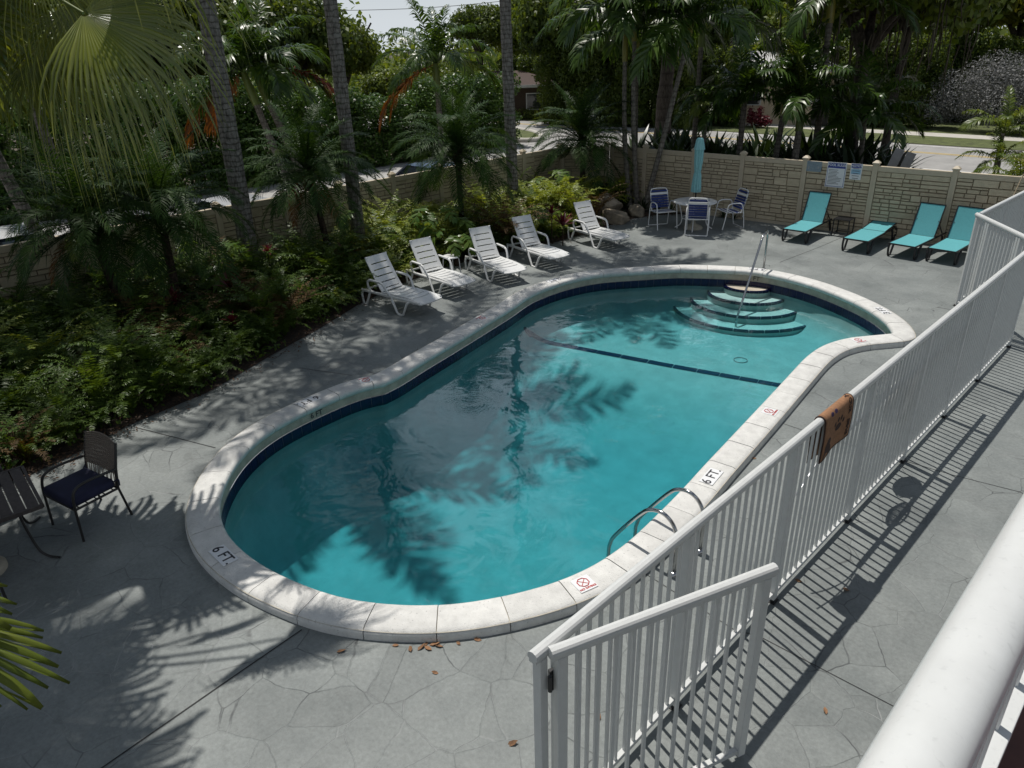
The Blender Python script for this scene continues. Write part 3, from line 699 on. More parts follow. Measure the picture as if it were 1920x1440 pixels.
BED = [(-16.2, -7), (-10.6, -7), (-10.2, -2), (-10.3, .5), (-10.35, 1.28), (-10.5, 1.9), (-10.8, 2.7), (-11.0, 4.0), (-11.6, 5.4), (-12.15, 6.8), (-12.75, 8.1), (-13.2, 9.5), (-13.45, 11.2), (-13.35, 13.2), (-12.95, 14.6), (-12.9, 16.2), (-13.0, 17.2), (-13.0, 18.3), (-12.6, 19.2), (-12.0, 19.75), (-15.1, 19.6), (-16.2, 17.5)]
BEDP = [Vector(p) for p in BED]
sheet('garden_bed', BED, 0.012, M['soil'])
def inside(p, poly):
    c = False; j = len(poly)-1
    for i in range(len(poly)):
        if (poly[i][1] > p[1]) != (poly[j][1] > p[1]) and p[0] < (poly[j][0]-poly[i][0])*(p[1]-poly[i][1])/(poly[j][1]-poly[i][1])+poly[i][0]: c = not c
        j = i
    return c
# outside the walls
sheet('parking_lot', [(-28.2, -30), (-16.6, -30), (-16.6, 18.6), (-15.4, 20.6), (-17.5, 27), (-19.4, 29.2), (-29.2, 29.2), (-28.3, 22)], -0.024, M['lot'])
sheet('road', [(-140, 29.2), (-19.4, 29.2), (40, 30.2), (40, 39.4), (-22, 39.1), (-32, 38.0), (-140, 38.0)], -0.018, M['asphalt'])
ln = lambda nm, x0, x1, y0, y1, wd, mt, z=-.012: sheet(nm, [(x0, y0), (x1, y1), (x1, y1+wd), (x0, y0+wd)], z, M[mt])
ln('road_marking', -16, 40, 32.1, 32.4, .12, 'roadline'); ln('road_marking', -22, 40, 38.65, 38.75, .12, 'roadline')
ln('road_marking', -70, 40, 36.3, 36.35, .11, 'yellowline'); ln('road_marking', -70, 40, 36.55, 36.6, .11, 'yellowline')
sheet('grass_verge', [(-140, 38.2), (-32, 38.2), (-22, 39.25), (40, 39.55), (40, 42.4), (-140, 42.4)], -0.012, M['grass'])
sheet('pavement', [(-140, 42.4), (40, 42.4), (40, 43.9), (-140, 43.9)], -0.008, M['walk'])
sheet('lawn', [(-140, 43.9), (40, 43.9), (40, 70), (-140, 70)], -0.016, M['grass'])
sheet('driveway', [(-45.5, 38.4), (-41.5, 38.4), (-52, 58), (-58, 56)], -0.004, M['walk'])
# kerbed grass island at the mouth of the lot
isl = [G(845, 231).to_2d(), G(925, 238).to_2d(), G(985, 247).to_2d(), G(1008, 253).to_2d(), G(1014, 262).to_2d(), G(985, 266).to_2d(), G(925, 262).to_2d(), G(850, 253).to_2d()]
islp = smooth_path([p.to_3d() for p in isl], 4)
sheet('grass_island', [(p.x, p.y) for p in islp], 0.10, M['grass'])
mb = MB(); mb.tube([p+Vector((0, 0, .05)) for p in islp], .16, 8, closed=True)
o = mb.build('kerb', M['walk']); o['kind'] = 'structure'

# ------------------------------------------------------------------ swimming pool
pool = empty('swimming_pool', (-6.8, 8.5, 0), 0, 'pool with two round ends, white coping and a navy tile band', 'swimming pool')
OP = Vector((6.8, -8.5, 0))
def ploc(mb): mb.v = [(v[0]+OP.x, v[1]+OP.y, v[2]) for v in mb.v]; return mb
def band(d0, z0, d1, z1, lo=0, hi=NL, name=None, mat=None, smooth=True):
    mb = MB(); a = off(d0); b = off(d1); idx = [i % NL for i in range(lo, hi+1)]
    vs = [(a[i].x, a[i].y, z0) for i in idx]+[(b[i].x, b[i].y, z1) for i in idx]; k = len(idx)
    mb.add(vs, [(i, i+k, i+1+k, i+1) for i in range(k-1)], smooth)
    return ploc(mb).build(name, mat, pool)
PROF = [(.03, .005), (.004, .03), (-.006, .065), (.004, .098), (.03, .116), (.07, .122), (CW-.07, .118), (CW-.025, .104), (CW-.003, .075), (CW, .04), (CW-.002, -.03)]
NS = 54; gap = 0.0045
for s in range(NS):
    i0 = s*NL//NS; i1 = (s+1)*NL//NS; mb = MB(); k = i1-i0+1; vs = []
    for c, i in enumerate(range(i0, i1+1)):
        p = LOOP[i % NL]; q = NRM[i % NL]; t = Vector((-q.y, q.x)); sh = gap if c == 0 else (-gap if c == k-1 else 0)
        for (d, z) in PROF: v = p+q*d+t*sh; vs.append((v.x, v.y, z+.0025*math.sin(s*5.1)))
    n_ = len(PROF)
    mb.add(vs, [(c*n_+j, (c+1)*n_+j, (c+1)*n_+j+1, c*n_+j+1) for c in range(k-1) for j in range(n_-1)], True)
    mb.add(vs[:n_], [tuple(range(n_))[::-1]]); mb.add(vs[-n_:], [tuple(range(n_))])
    ploc(mb).build('coping_stone', M['coping'], pool)
# mortar bed under the stones (closes the joints from below)
mb = MB(); a = off(.034); b = off(CW-.012); k = NL
mb.add([(p.x, p.y, .098) for p in a]+[(p.x, p.y, .098) for p in b], [(i, i+k, (i+1) % k+k, (i+1) % k) for i in range(k)])
ploc(mb).build('mortar_bed', M['beam'], pool)
band(.034, .105, .034, -.125, 0, NL, 'bond_beam', M['beam'])
# tile band: single tiles with grout lines
mb = MB(); a = off(.020); NT = 180; per = NL//NT
for s in range(NT):
    for (z0, z1) in ((-.128, -.30),):
        i0, i1 = s*per, (s+1)*per
        A = a[i0 % NL].lerp(a[(i0+1) % NL], .07); Bq = a[i1 % NL].lerp(a[(i1-1) % NL], .07)
        mids = [a[i % NL] for i in range(i0+1, i1)]
        row = [A]+mids+[Bq]
        vs = [(p.x, p.y, z0) for p in row]+[(p.x, p.y, z1) for p in row]; kk = len(row)
        mb.add(vs, [(i, i+kk, i+1+kk, i+1) for i in range(kk-1)])
ploc(mb).build('waterline_tile', M['tile'], pool)
band(.026, -.122, .026, -.305, 0, NL, 'grout_band', M['grout'])
band(.030, -.30, .030, -.40, 0, NL, 'pool_wall', M['plaster'])
# floor
SA = G(1040, 643, -.86).to_2d(); SB = G(1440, 717, -.86).to_2d()
sdir = (SB-SA).normalized(); snor = Vector((-sdir.y, sdir.x))      # towards the shallow end
def floor_z(p):
    d = (SA-p).dot(snor)
    q = min(1, max(0, d/3.2)); q = q*q*(3-2*q)
    return -.86-0.70*q-.02*max(0, d)
from mathutils.geometry import delaunay_2d_cdt
LA = np.array([(p.x, p.y) for p in off(.028)])
def wall_dist(P): return np.sqrt(((np.asarray(P)[:, None, :]-LA[None])**2).sum(-1)).min(1)
COVE = 0.62
def basin_z(pts):
    """floor level with the rounded cove that runs up into the wall"""
    pts = np.asarray(pts, float); d = np.clip(wall_dist(pts), 0, COVE); fz = np.array([floor_z(Vector(p)) for p in pts])
    q = 1-np.sqrt(np.clip(1-(1-d/COVE)**2, 0, 1))
    return fz+(-.36-fz)*q
loopv = [Vector((p[0], p[1])) for p in LA]
gx, gy = np.meshgrid(np.arange(-10.8, -3.2, .11), np.arange(1.9, 15.8, .13)); gp = np.stack([gx.ravel(), gy.ravel()], 1)
gp = np.array([p for p in gp if inside(p, LA.tolist())]); gp = gp[wall_dist(gp) > .07]
rings = [LA[i]-np.array([NRM[i].x, NRM[i].y])*.03 for i in range(0, NL)]
r2 = np.array(rings); gp = np.concatenate([gp, r2[[inside(p, LA.tolist()) for p in r2]]])
cv, ce, cf, *_ = delaunay_2d_cdt(loopv+[Vector(p) for p in gp], [], [list(range(NL))], 1, 1e-5)
cz = basin_z([(v.x, v.y) for v in cv])
mb = MB(); fs = []
for f in cf:
    if len(f) != 3: continue
    p0, p1, p2 = [cv[i] for i in f]; fs.append(tuple(f) if (p1-p0).cross(p2-p0) > 0 else tuple(f[::-1]))
mb.add([(v.x, v.y, z) for v, z in zip(cv, cz)], fs, True)
ploc(mb).build('pool_floor', M['plaster'], pool)
# navy stripe of tiles across the floor and up the left wall
def on_basin(px, py):
    z = -.6
    for it in range(40):
        p = G(px, py, z); z = z*.6+.4*float(basin_z([(p.x, p.y)])[0])
    return Vector((p.x, p.y, 0))
cp = smooth_path([on_basin(*q) for q in ((983, 600), (983, 608), (987, 616), (996, 626), (1012, 636), (1040, 645), (1120, 660), (1240, 683), (1350, 703), (1440, 719))], 5)
cp += [cp[-1]+(cp[-1]-cp[-6]).normalized()*.08*k for k in range(1, 8)]
cp = [p.to_2d() for p in cp if inside(p, LA.tolist())]
mb = MB(); L_ = []; Rr = []
for i, p in enumerate(cp):
    t = (cp[min(i+1, len(cp)-1)]-cp[max(i-1, 0)]).normalized(); q = Vector((-t.y, t.x)); L_.append(p+q*.075); Rr.append(p-q*.075)
zl = basin_z(L_)+.012; zr = basin_z(Rr)+.012
for i in range(len(cp)-1):
    e = .94 if i % 2 else 1.0
    mb.add([(L_[i].x, L_[i].y, zl[i]), (Rr[i].x, Rr[i].y, zr[i]), tuple(Vector((Rr[i].x, Rr[i].y, zr[i])).lerp(Vector((Rr[i+1].x, Rr[i+1].y, zr[i+1])), e)), tuple(Vector((L_[i].x, L_[i].y, zl[i])).lerp(Vector((L_[i+1].x, L_[i+1].y, zl[i+1])), e))], [(0, 1, 2, 3)])
ploc(mb).build('floor_stripe', M['tile'], pool)
# corner steps: four treads fanned round a point on the far wall
SC = Vector((-7.62, 15.33)); 
jc = min(range(NL), key=lambda i: (LOOP[i]-SC).length); SC = LOOP[jc]
inw = -NRM[jc]; tang = Vector((-NRM[jc].y, NRM[jc].x))
for k, (rx, ry, z) in enumerate(((.52, .36, -.24), (.88, .74, -.40), (1.25, 1.14, -.57), (1.64, 1.55, -.73))):
    ring = []
    for j in range(33):
        th = math.pi*j/32; ring.append(SC+tang*rx*math.cos(th)+inw*(ry*math.sin(th)))
    back = [SC+tang*(-rx)+NRM[jc]*.5, SC+tang*rx+NRM[jc]*.5]
    poly = ring+back
    # keep the tread inside the shell: clip points that poke through the wall
    mb = MB(); mb.prism([(p.x, p.y) for p in poly], -1.15, z)
    ploc(mb).build('step', M['tread'], pool)
    if k == 0:
        mb = MB(); mb.prism([(p.x, p.y) for p in [SC+(q_-SC)*.9 for q_ in ring]+back], z+.001, z+.005); ploc(mb).build('landing_top', M['landing'], pool)
    mb = MB()
    for j in range(32):
        q = [ring[j]+(ring[j]-SC).normalized()*.006, ring[j+1]+(ring[j+1]-SC).normalized()*.006]
        if j % 2 == 1: q[1] = q[0].lerp(q[1], .92)
        i0 = [p-(p-SC).normalized()*.055 for p in q]
        mb.add([(q[0].x, q[0].y, z+.004), (q[1].x, q[1].y, z+.004), (i0[1].x, i0[1].y, z+.004), (i0[0].x, i0[0].y, z+.004), (q[0].x, q[0].y, z-.05), (q[1].x, q[1].y, z-.05)], [(0, 1, 2, 3), (4, 5, 1, 0)])
    ploc(mb).build('step_nosing', M['tile'], pool)
# drains: rings on the floor
for (x, y) in ((1387, 688), (1030, 648)):
    p = G(x, y, -1.0); 
    mb = MB(); mb.tube([(p.x+.13*math.cos(a), p.y+.13*math.sin(a), floor_z(p.to_2d())+.012) for a in [2*math.pi*j/24 for j in range(24)]], .008, 6, closed=True)
    ploc(mb).build('floor_drain', M['signgrey'], pool)
# markers set in the coping
def coping_at(px, py):
    p = G(px, py, .12).to_2d(); i = min(range(NL), key=lambda i: (LOOP[i]+NRM[i]*CW*.5-p).length)
    q = NRM[i]; c = LOOP[i]+q*CW*.5; x = Vector((-q.y, q.x)) ; return i, c, q
def marker(px, py, body=None, s=1.0):
    i, c, q = coping_at(px, py)
    up = -q; xx = Vector((up.y, -up.x))
    T = frame_mtx(Vector((c.x+OP.x, c.y+OP.y, .1235)), (xx.x, xx.y, 0), (up.x, up.y, 0))
    tile = MB(); 
    if body:
        tile.box((0, 0, .0005), (.36*s, .17, .005), T); t = tile.build('depth_marker', M['signwhite'], pool)
        text_mesh('lettering', body, .17, M['signink'], t, T @ Matrix.Translation((0, 0, .0045)), spacing=1.05, bold=.0012)
    else:
        tile.box((0, 0, .0005), (.2, .2, .005), T); t = tile.build('no_diving_marker', M['signwhite'], pool)
        g = MB(); ring = [(.062*math.cos(R(22.5+45*k)), .062*math.sin(R(22.5+45*k))+.018, .004) for k in range(8)]
        g.tube(ring, .0055, 6, closed=True)
        for sx in (-1, 1): g.bar((-.04*sx, -.022, .004), (.04*sx, .058, .004), .007, .004)
        g.v = [tuple(T @ Vector(v)) for v in g.v]; g.build('prohibition_sign', M['red'], t)
        text_mesh('lettering', 'NO DIVING', .036, M['red'], t, T @ Matrix.Translation((0, -.07, .0045)), bold=.0012)
marker(1327, 890, '6 FT.'); marker(420, 1042, '6 FT.'); marker(562, 748, '6 FT.'); marker(1420, 505, '3 FT.'); marker(1668, 582, '3 FT.'); marker(1043, 527, '3 FT.')
for p in ((1092, 1090), (1437, 772), (684, 711), (1606, 637), (905, 598)): marker(*p)
def wall_text(px, py, body, size):
    i, c, q = coping_at(px, py); p = LOOP[i]+q*.028; x = Vector((q.y, -q.x))
    T = frame_mtx(Vector((p.x+OP.x, p.y+OP.y, -.05)), (x.x, x.y, 0), (0, 0, 1))
    text_mesh('wall_lettering', body, size, M['signink'], pool, T, bold=.001)
wall_text(1418, 505, '3 FT', .14); wall_text(572, 750, '6 FT', .12)
# water body
mb = MB(); a = off(.12); k = NL
top = [(p.x, p.y, WATER_Z) for p in a]; bot = [(p.x, p.y, -2.6) for p in a]
tri = tessellate_polygon([[Vector((p.x, p.y, 0)) for p in a]])
fs = []
for t in tri:
    p0, p1, p2 = [a[i] for i in t]
    t = tuple(t) if (p1-p0).cross(p2-p0) > 0 else tuple(t[::-1])
    fs.append(t); fs.append(tuple(i+k for i in t[::-1]))
fs += [(i, i+k, (i+1) % k+k, (i+1) % k) for i in range(k)]
mb.add(top+bot, [tuple(f) for f in fs]); 
o = mb.build('pool_water', M['water']); o['kind'] = 'structure'
bm = bmesh.new(); bm.from_mesh(o.data); bmesh.ops.recalc_face_normals(bm, faces=bm.faces[:]); bm.to_mesh(o.data); bm.free()

# ------------------------------------------------------------------ stone-look boundary fence
def ashlar(w, h, g):
    out = []
    def cut(x, y, w, h, d):
        if h > .25 or (h > .145 and g.random() < .5):
            k = h*g.uniform(.35, .65)
            if h > .5: k = h*g.uniform(.4, .6)
            if w > .7 and h < .34 and g.random() < .5:
                k2 = w*g.uniform(.35, .65); cut(x, y, k2, h, d+1); cut(x+k2, y, w-k2, h, d+1); return
            cut(x, y, w, k, d+1); cut(x, y+k, w, h-k, d+1); return
        if w > .66 or (w > .40 and g.random() < .5):
            k = w*g.uniform(.32, .68); cut(x, y, k, h, d+1); cut(x+k, y, w-k, h, d+1); return
        out.append((x, y, w, h))
    cut(0, 0, w, h, 0); return out
def stone_fence(name, A, B, posts, label, face, H=1.80, seed=3):
    """A->B ground line, posts = distances along it; face = +1 if the yard lies left of A->B"""
    A, B = Vector(A), Vector(B); t = (B-A).normalized(); nn = Vector((-t.y, t.x))*face; g = random.Random(seed)
    root = empty(name, (A.x, A.y, 0), 0, label, 'wall')
    def P(s, d, z): p = t*s+nn*d; return Vector((p.x, p.y, z))
    rz = math.atan2(t.y, t.x)
    for s in posts:
        mb = MB(); mb.box(P(s, 0, H/2+.0), (.135, .135, H+.10), rz=rz, bev=.008); po = mb.build('post', M['vinyl'], root)
        c = MB(); b = .086; z = H+.05
        vs = [P(s, 0, 0)+Vector((x*b, y*b, z)) for x, y in ((-1, -1), (1, -1), (1, 1), (-1, 1))]
        vs += [P(s, 0, 0)+Vector((x*b, y*b, z+.03)) for x, y in ((-1, -1), (1, -1), (1, 1), (-1, 1))]
        vs += [P(s, 0, 0)+Vector((x*.03, y*.03, z+.085)) for x, y in ((-1, -1), (1, -1), (1, 1), (-1, 1))]
        T = Matrix.Translation(P(s, 0, 0)) @ Matrix.Rotation(rz, 4, 'Z') @ Matrix.Translation(-P(s, 0, 0))
        c.add(vs, [(3, 2, 1, 0)]+[(i, (i+1) % 4, 4+(i+1) % 4, 4+i) for i in range(4)]+[(4+i, 4+(i+1) % 4, 8+(i+1) % 4, 8+i) for i in range(4)]+[(8, 9, 10, 11)], False, T)
        c.build('post_cap', M['vinyl'], po)
    for s0, s1 in zip(posts[:-1], posts[1:]):
        a, b = s0+.0675, s1-.0675; w = b-a
        tr = MB(); tr.box(P((a+b)/2, 0, H-.065), (w, .105, .13), rz=rz, bev=.006); tr.build('top_rail', M['vinyl'], root)
        br = MB(); br.box(P((a+b)/2, 0, .03), (w, .105, .10), rz=rz, bev=.006); br.build('bottom_rail', M['vinyl'], root)
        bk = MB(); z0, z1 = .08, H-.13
        bk.box(P((a+b)/2, -.012, (z0+z1)/2), (w, .05, z1-z0), rz=rz); bk.build('backing', M['joint_shade'], root); pan = MB()
        for (x, y, ww, hh) in ashlar(w, z1-z0, g):
            e = .0065; d0 = .0135; d1 = .034+g.uniform(0, .014); tp = .008
            q = [P(a+x+e, d0, z0+y+e), P(a+x+ww-e, d0, z0+y+e), P(a+x+ww-e, d0, z0+y+hh-e), P(a+x+e, d0, z0+y+hh-e),
                 P(a+x+e+tp, d1+g.uniform(-.004, .004), z0+y+e+tp), P(a+x+ww-e-tp, d1+g.uniform(-.004, .004), z0+y+e+tp), P(a+x+ww-e-tp, d1+g.uniform(-.004, .004), z0+y+hh-e-tp), P(a+x+e+tp, d1+g.uniform(-.004, .004), z0+y+hh-e-tp)]
            f = [(4, 5, 6, 7), (0, 1, 5, 4), (1, 2, 6, 5), (2, 3, 7, 6), (3, 0, 4, 7)]
            if face < 0: f = [k[::-1] for k in f]
            pan.add(q, f)
        pan.build('stone_panel', M['stone'], root)
    return root, P, rz, t, nn
# left: runs along the parking lot; right: along the road
stone_fence('stone_fence', (-16.25, -3.1), (-16.3, 18.65), [0, 1.68, 3.36, 5.04, 6.72, 8.4, 10.08, 11.76, 13.3, 14.95, 16.6, 18.3, 20.0, 21.75], 'long tan stone pattern fence along the parking lot behind the ferns', -1, seed=3)
stone_fence('stone_fence', (-16.28, 18.72), (-15.13, 19.76), [.02, 1.48], 'short slanting piece of stone pattern fence in the far corner', -1, seed=9)
RW, RP, RWZ, RT, RN = stone_fence('stone_fence', (-15.04, 19.79), (-3.0, 20.63), [.02, 1.25, 2.95, 4.48, 6.28, 8.09, 9.92, 11.75, 13.6, 15.4, 17.2], 'tan stone pattern fence along the road with the pool signs on it', -1, seed=5)
# stone_fence for the right one has the yard on its right-hand side
def rw_at(px, py, off_=.03):
    """point on the yard face of the right-hand fence seen at a measured point"""
    o = Vector((-15.04, 19.79, 0)); d = ray(px, py); n3 = Vector((RN.x, RN.y, 0)); t = ((o+n3*off_-CAM).dot(n3))/d.dot(n3); return CAM+d*t
def sign(name, label, c, w, h, body=None):
    root = empty(name, (c.x, c.y, c.z), 0, label, 'sign')
    x = Vector((RT.x, RT.y, 0))
    if x.dot(RIGHT) < 0: x = -x
    T = frame_mtx((0, 0, 0), x, (0, 0, 1)); return root, T
def flatbox(name, T, x, y, w, h, z, d, mat, parent):
    mb = MB(); mb.box((x, y, z), (w, h, d), T); return mb.build(name, mat, parent)
c = rw_at(1567, 328, .062); w_, h_ = .60, .78
root, T = sign('pool_rules_sign', 'white POOL RULES sign with blue heading on the stone pattern fence', c, w_, h_); T = T @ Matrix.Scale(.83, 4)
flatbox('board', T, 0, 0, w_, h_, 0, .012, M['signwhite'], root)
flatbox('border', T, 0, 0, w_-.05, h_-.05, .0075, .002, M['signblue'], root)
flatbox('text_field', T, 0, -.07, w_-.075, h_-.22, .010, .002, M['signwhite'], root)
text_mesh('heading', 'POOL RULES', .10, M['signwhite'], root, T @ Matrix.Translation((0, .302, .0105)), bold=.002)
g = random.Random(4); mb = MB()
for k in range(11):
    wl = g.uniform(.24, .44); mb.box((-.23+wl/2, .155-.043*k, .0118), (wl, .013, .0012), T)
o = mb.build('rule_lines', M['signink'], root); o['kind'] = 'stuff'
c = rw_at(1605, 322, .062); w_, h_ = .33, .46
root, T = sign('notice_sign', 'small pale blue and white NOTICE sign right of the pool rules', c, w_, h_); T = T @ Matrix.Scale(.88, 4)
flatbox('board', T, 0, 0, w_, h_, 0, .012, M['signwhite'], root)
flatbox('heading_field', T, 0, .165, w_-.04, .11, .0075, .002, M['signblue'], root)
flatbox('text_field', T, 0, 0, w_-.06, .14, .0075, .002, M['signpale'], root)
text_mesh('heading', 'NOTICE', .085, M['signwhite'], root, T @ Matrix.Translation((0, .165, .009)), bold=.002)
mb = MB()
for k in range(5): mb.box((0, .09-.07*k, .0092), (.17+.03*(k % 2), .014, .0012), T)
o = mb.build('notice_lines', M['signink'], root); o['kind'] = 'stuff'
c = rw_at(1526, 312, .062)
root, T = sign('faded_sign', 'small faded blue grey sign at the left of the pool rules', c, .4, .28)
flatbox('board', T, 0, 0, .42, .27, 0, .010, M['fadeblue'], root)
mb = MB(); mb.box((-.13, -.04, .006), (.035, .09, .002), T); mb.box((.13, -.02, .006), (.05, .05, .002), T); mb.build('worn_print', M['signgrey'], root)

# ------------------------------------------------------------------ white picket fences and gates
def rail_profile(mb, a, b, w=.078, h=.052):
    """D-shaped hand rail with a channel lip underneath"""
    a, b = Vector(a), Vector(b); x = (b-a).normalized(); y = Vector((0, 0, 1)).cross(x).normalized(); z = x.cross(y)
    prof = [(-w/2, 0), (-w/2, .018), (-w*.44, .032), (-w*.3, .045), (0, h), (w*.3, .045), (w*.44, .032), (w/2, .018), (w/2, 0), (w/2-.012, -.006), (w/2-.012, -.03), (-w/2+.012, -.03), (-w/2+.012, -.006)]
    n_ = len(prof); vs = [p+y*u+z*v for p in (a, b) for (u, v) in prof]
    mb.add(vs, [(i, (i+1) % n_, (i+1) % n_+n_, i+n_) for i in range(n_)][::1]); mb.add(vs[:n_], [tuple(range(n_))]); mb.add(vs[n_:], [tuple(range(n_))[::-1]])
def picket_fence(name, A, B, posts, label, H=1.83, step=.118, cat='fence', start=.0, end=.0, low=.10, feet=True, group=None):
    A, B = Vector(A), Vector(B); d = B-A; L = d.length; t = d/L; rz = math.atan2(t.y, t.x)
    root = empty(name, (A.x, A.y, 0), rz, label, cat, group)
    mb = MB(); rail_profile(mb, (-.035+start, 0, H-.052), (L+.035-end, 0, H-.052)); mb.build('top_rail', M['white'], root)
    ps = sorted(posts); k = 0; extra = MB()
    for s in ps:
        mb = MB(); mb.box((s, 0, (H-.082)/2+(0 if feet else .03)), (.064, .064, H-.082-(0 if feet else .06)), bev=.004)
        po = mb.build('post', M['white'], root)
        if feet: ft_ = MB(); ft_.box((s, 0, .006), (.10, .10, .012), bev=.002); ft_.box((s, 0, .02), (.074, .074, .03)); ft_.build('foot_plate', M['black'], po)
    for s0, s1 in zip(ps[:-1], ps[1:]):
        mb = MB(); mb.box(((s0+s1)/2, 0, low), (s1-s0-.064, .042, .04), bev=.003); mb.build('bottom_rail', M['white'], root)
        n_ = max(1, round((s1-s0)/step)-1); 
        for j in range(1, n_+1):
            x = s0+(s1-s0)*j/(n_+1); tgt = extra if k >= 100 else MB()
            tgt.box((x, 0, (low+.02+H-.082)/2), (.022, .022, H-.082-low-.02)); k += 1
            if tgt is not extra: tgt.build('picket', M['white'], root)
    if extra.v:
        o = extra.build('pickets', M['white'], root); o['kind'] = 'stuff'
    return root
FY0 = 2.27
fence = picket_fence('picket_fence', (-2.165, FY0), (-2.165, 14.15), [y-FY0 for y in (2.30, 3.9, 5.60, 7.36, 9.08, 10.70, 12.30, 14.12)], 'long white metal picket fence beside the pool with a mat hanging on it')
C0 = (-3.45, 15.82)
gate2 = picket_fence('picket_fence', (-2.2, 14.22), C0, [.05, .42, .50, 1.52, 1.60, 2.0], 'short slanting white picket fence with a gate beyond the pool')
fence3 = picket_fence('picket_fence', (-3.43, 15.9), (-3.25, 20.5), [.03, 1.6, 3.1, 4.55], 'white picket fence running from the far corner post to the stone pattern fence')
gate = picket_fence('pool_gate', (-2.10, 2.36), (-1.53, 3.86), [.035, 1.565], 'open white picket gate leaf in front of the near fence end', cat='gate', feet=False, step=.128)
mb = MB(); mb.box((.0, .05, 1.52), (.035, .03, .16), bev=.004); mb.build('latch', M['black'], gate)
for z in (.35, 1.55):
    mb = MB(); mb.tube([(-.035, .0, z-.06), (-.035, .0, z+.06)], .014, 8); mb.build('hinge', M['black'], gate)
for s in (.42, 1.52):
    mb = MB(); mb.box((s+.04, -.04, 1.05), (.05, .03, .16), bev=.003); mb.build('latch', M['alu'], gate2)
# mat hung over the rail
yA, yB = 6.06, 6.68
mo = empty('door_mat', (-2.165, 6.37, 1.83), 0, 'brown paw print mat folded over the white fence rail', 'mat')
def mat_pt(u, v):
    """u along the rail 0..1, v arc length from the rail top, + on the balcony side"""
    y = (u-.5)*(yB-yA)
    r = .043; a = abs(v)/r; s = 1 if v >= 0 else -1
    if a < math.pi/2: x, z = r*math.sin(a), r*math.cos(a)-r+.008
    else: x, z = r+.004+.012*math.sin(u*7+1)*min(1, (abs(v)-r*1.57)/.2), -(abs(v)-r*math.pi/2)-r+.008
    return Vector((x*s, y+.01*math.sin(v*9), z+(.05*(u-.4) if abs(v) > .3 else 0)))
vs = []; nu, nv_ = 12, 40; v0, v1 = -.52, .47
for i in range(nv_+1):
    for j in range(nu+1): vs.append(mat_pt(j/nu, v0+(v1-v0)*i/nv_))
fs = [(i*(nu+1)+j, i*(nu+1)+j+1, (i+1)*(nu+1)+j+1, (i+1)*(nu+1)+j) for i in range(nv_) for j in range(nu)]
mb = MB(); mb.add(vs, fs, True); cl = mb.build('cloth', M['mat_cloth'], mo)
sol = cl.modifiers.new('thickness', 'SOLIDIFY'); sol.thickness = .009; sol.offset = 0
hem = MB(); loop = [mat_pt(j/nu, v1) for j in range(nu+1)]+[mat_pt(1, v1+(v0-v1)*i/nv_) for i in range(1, nv_+1)]+[mat_pt(1-j/nu, v0) for j in range(1, nu+1)]+[mat_pt(0, v0+(v1-v0)*i/nv_) for i in range(1, nv_)]
hem.tube(loop, .008, 6, closed=True); hem.build('binding', M['mat_dark'], mo)
def mat_print(name, pts2, mat):
    """flat print on the balcony-side flap; pts in (u,v)"""
    mb = MB()
    for poly in pts2:
        c = sum((Vector(p) for p in poly), Vector((0, 0)))/len(poly); vv = [mat_pt(*p)+Vector((.007, 0, .0)) for p in poly]
        if c.y < .07: vv = [mat_pt(*p)+Vector((.004, 0, .007)) for p in poly]
        mb.add(vv, [tuple(range(len(poly)))])
    return mb.build(name, mat, mo)
def blob(u, v, ru, rv, n_=12, ph=0): return [(u+ru*math.cos(2*math.pi*k/n_+ph), v+rv*math.sin(2*math.pi*k/n_+ph)) for k in range(n_)]
mat_print('paw_print', [blob(.42, .20, .035, .028), blob(.52, .17, .035, .03), blob(.62, .17, .035, .03), blob(.70, .21, .03, .026), blob(.56, .255, .10, .038)], M['mat_dark'])
mat_print('dog_silhouette', [[(.06, .46), (.10, .40), (.09, .34), (.16, .29), (.25, .28), (.32, .31), (.30, .36), (.38, .40), (.40, .46)]], M['mat_dark'])
mat_print('paw_print', [blob(.25, .055, .05, .022), blob(.38, .05, .05, .022)], M['mat_purple'])
for k, ch in enumerate('YOUR PAWS'):
    if ch == ' ': continue
    v = .0+.052*k; p = mat_pt(.88, v); 
    if v < .06: nx = Vector((math.sin(v/.043), 0, math.cos(v/.043)))
    else: nx = Vector((1, 0, 0))
    dn = (mat_pt(.88, v+.01)-mat_pt(.88, v-.01)).normalized()
    T = frame_mtx(p+nx*.008, dn, Vector((0, 1, 0))); text_mesh('lettering', ch, .075, M['mat_dark'], mo, T, ext=.001, bold=.002)
# life ring, hook pole and leaf net hung on the pool side
lr = empty('life_ring', (-2.26, 8.62, .98), 0, 'white ring buoy hung on the pool side of the fence', 'life ring')
mb = MB(); mb.tube([(.0, (.19)*math.cos(a), .20*math.sin(a)) for a in [2*math.pi*j/32 for j in range(32)]], .072, 12, closed=True); mb.build('ring', M['ring'], lr)
mb = MB(); mb.tube([(-.01, .28*math.cos(a), .28*math.sin(a)+.01*math.sin(4*a)) for a in [2*math.pi*j/32 for j in range(32)]], .008, 6, closed=True); mb.build('grab_rope', M['rope'], lr)
hk = empty('rescue_hook', (-2.225, 7.0, 1.28), 0, 'long pole with a curved rescue hook hung on the pool side of the fence', 'pole')
mb = MB(); mb.tube([(0, -.2, 0), (0, 4.3, .02)], .027, 10); mb.build('pole', M['alu'], hk)
mb = MB(); mb.tube(smooth_path([(0, -.2, 0), (0, -.5, -.03), (-.02, -.75, -.16), (-.05, -.95, -.34)], 6), .008, 8); mb.tube(smooth_path([(0, -.2, 0), (.02, -.52, .0), (.03, -.82, -.06), (.03, -1.1, -.2)], 6), .008, 8); mb.build('hook', M['alu'], hk)
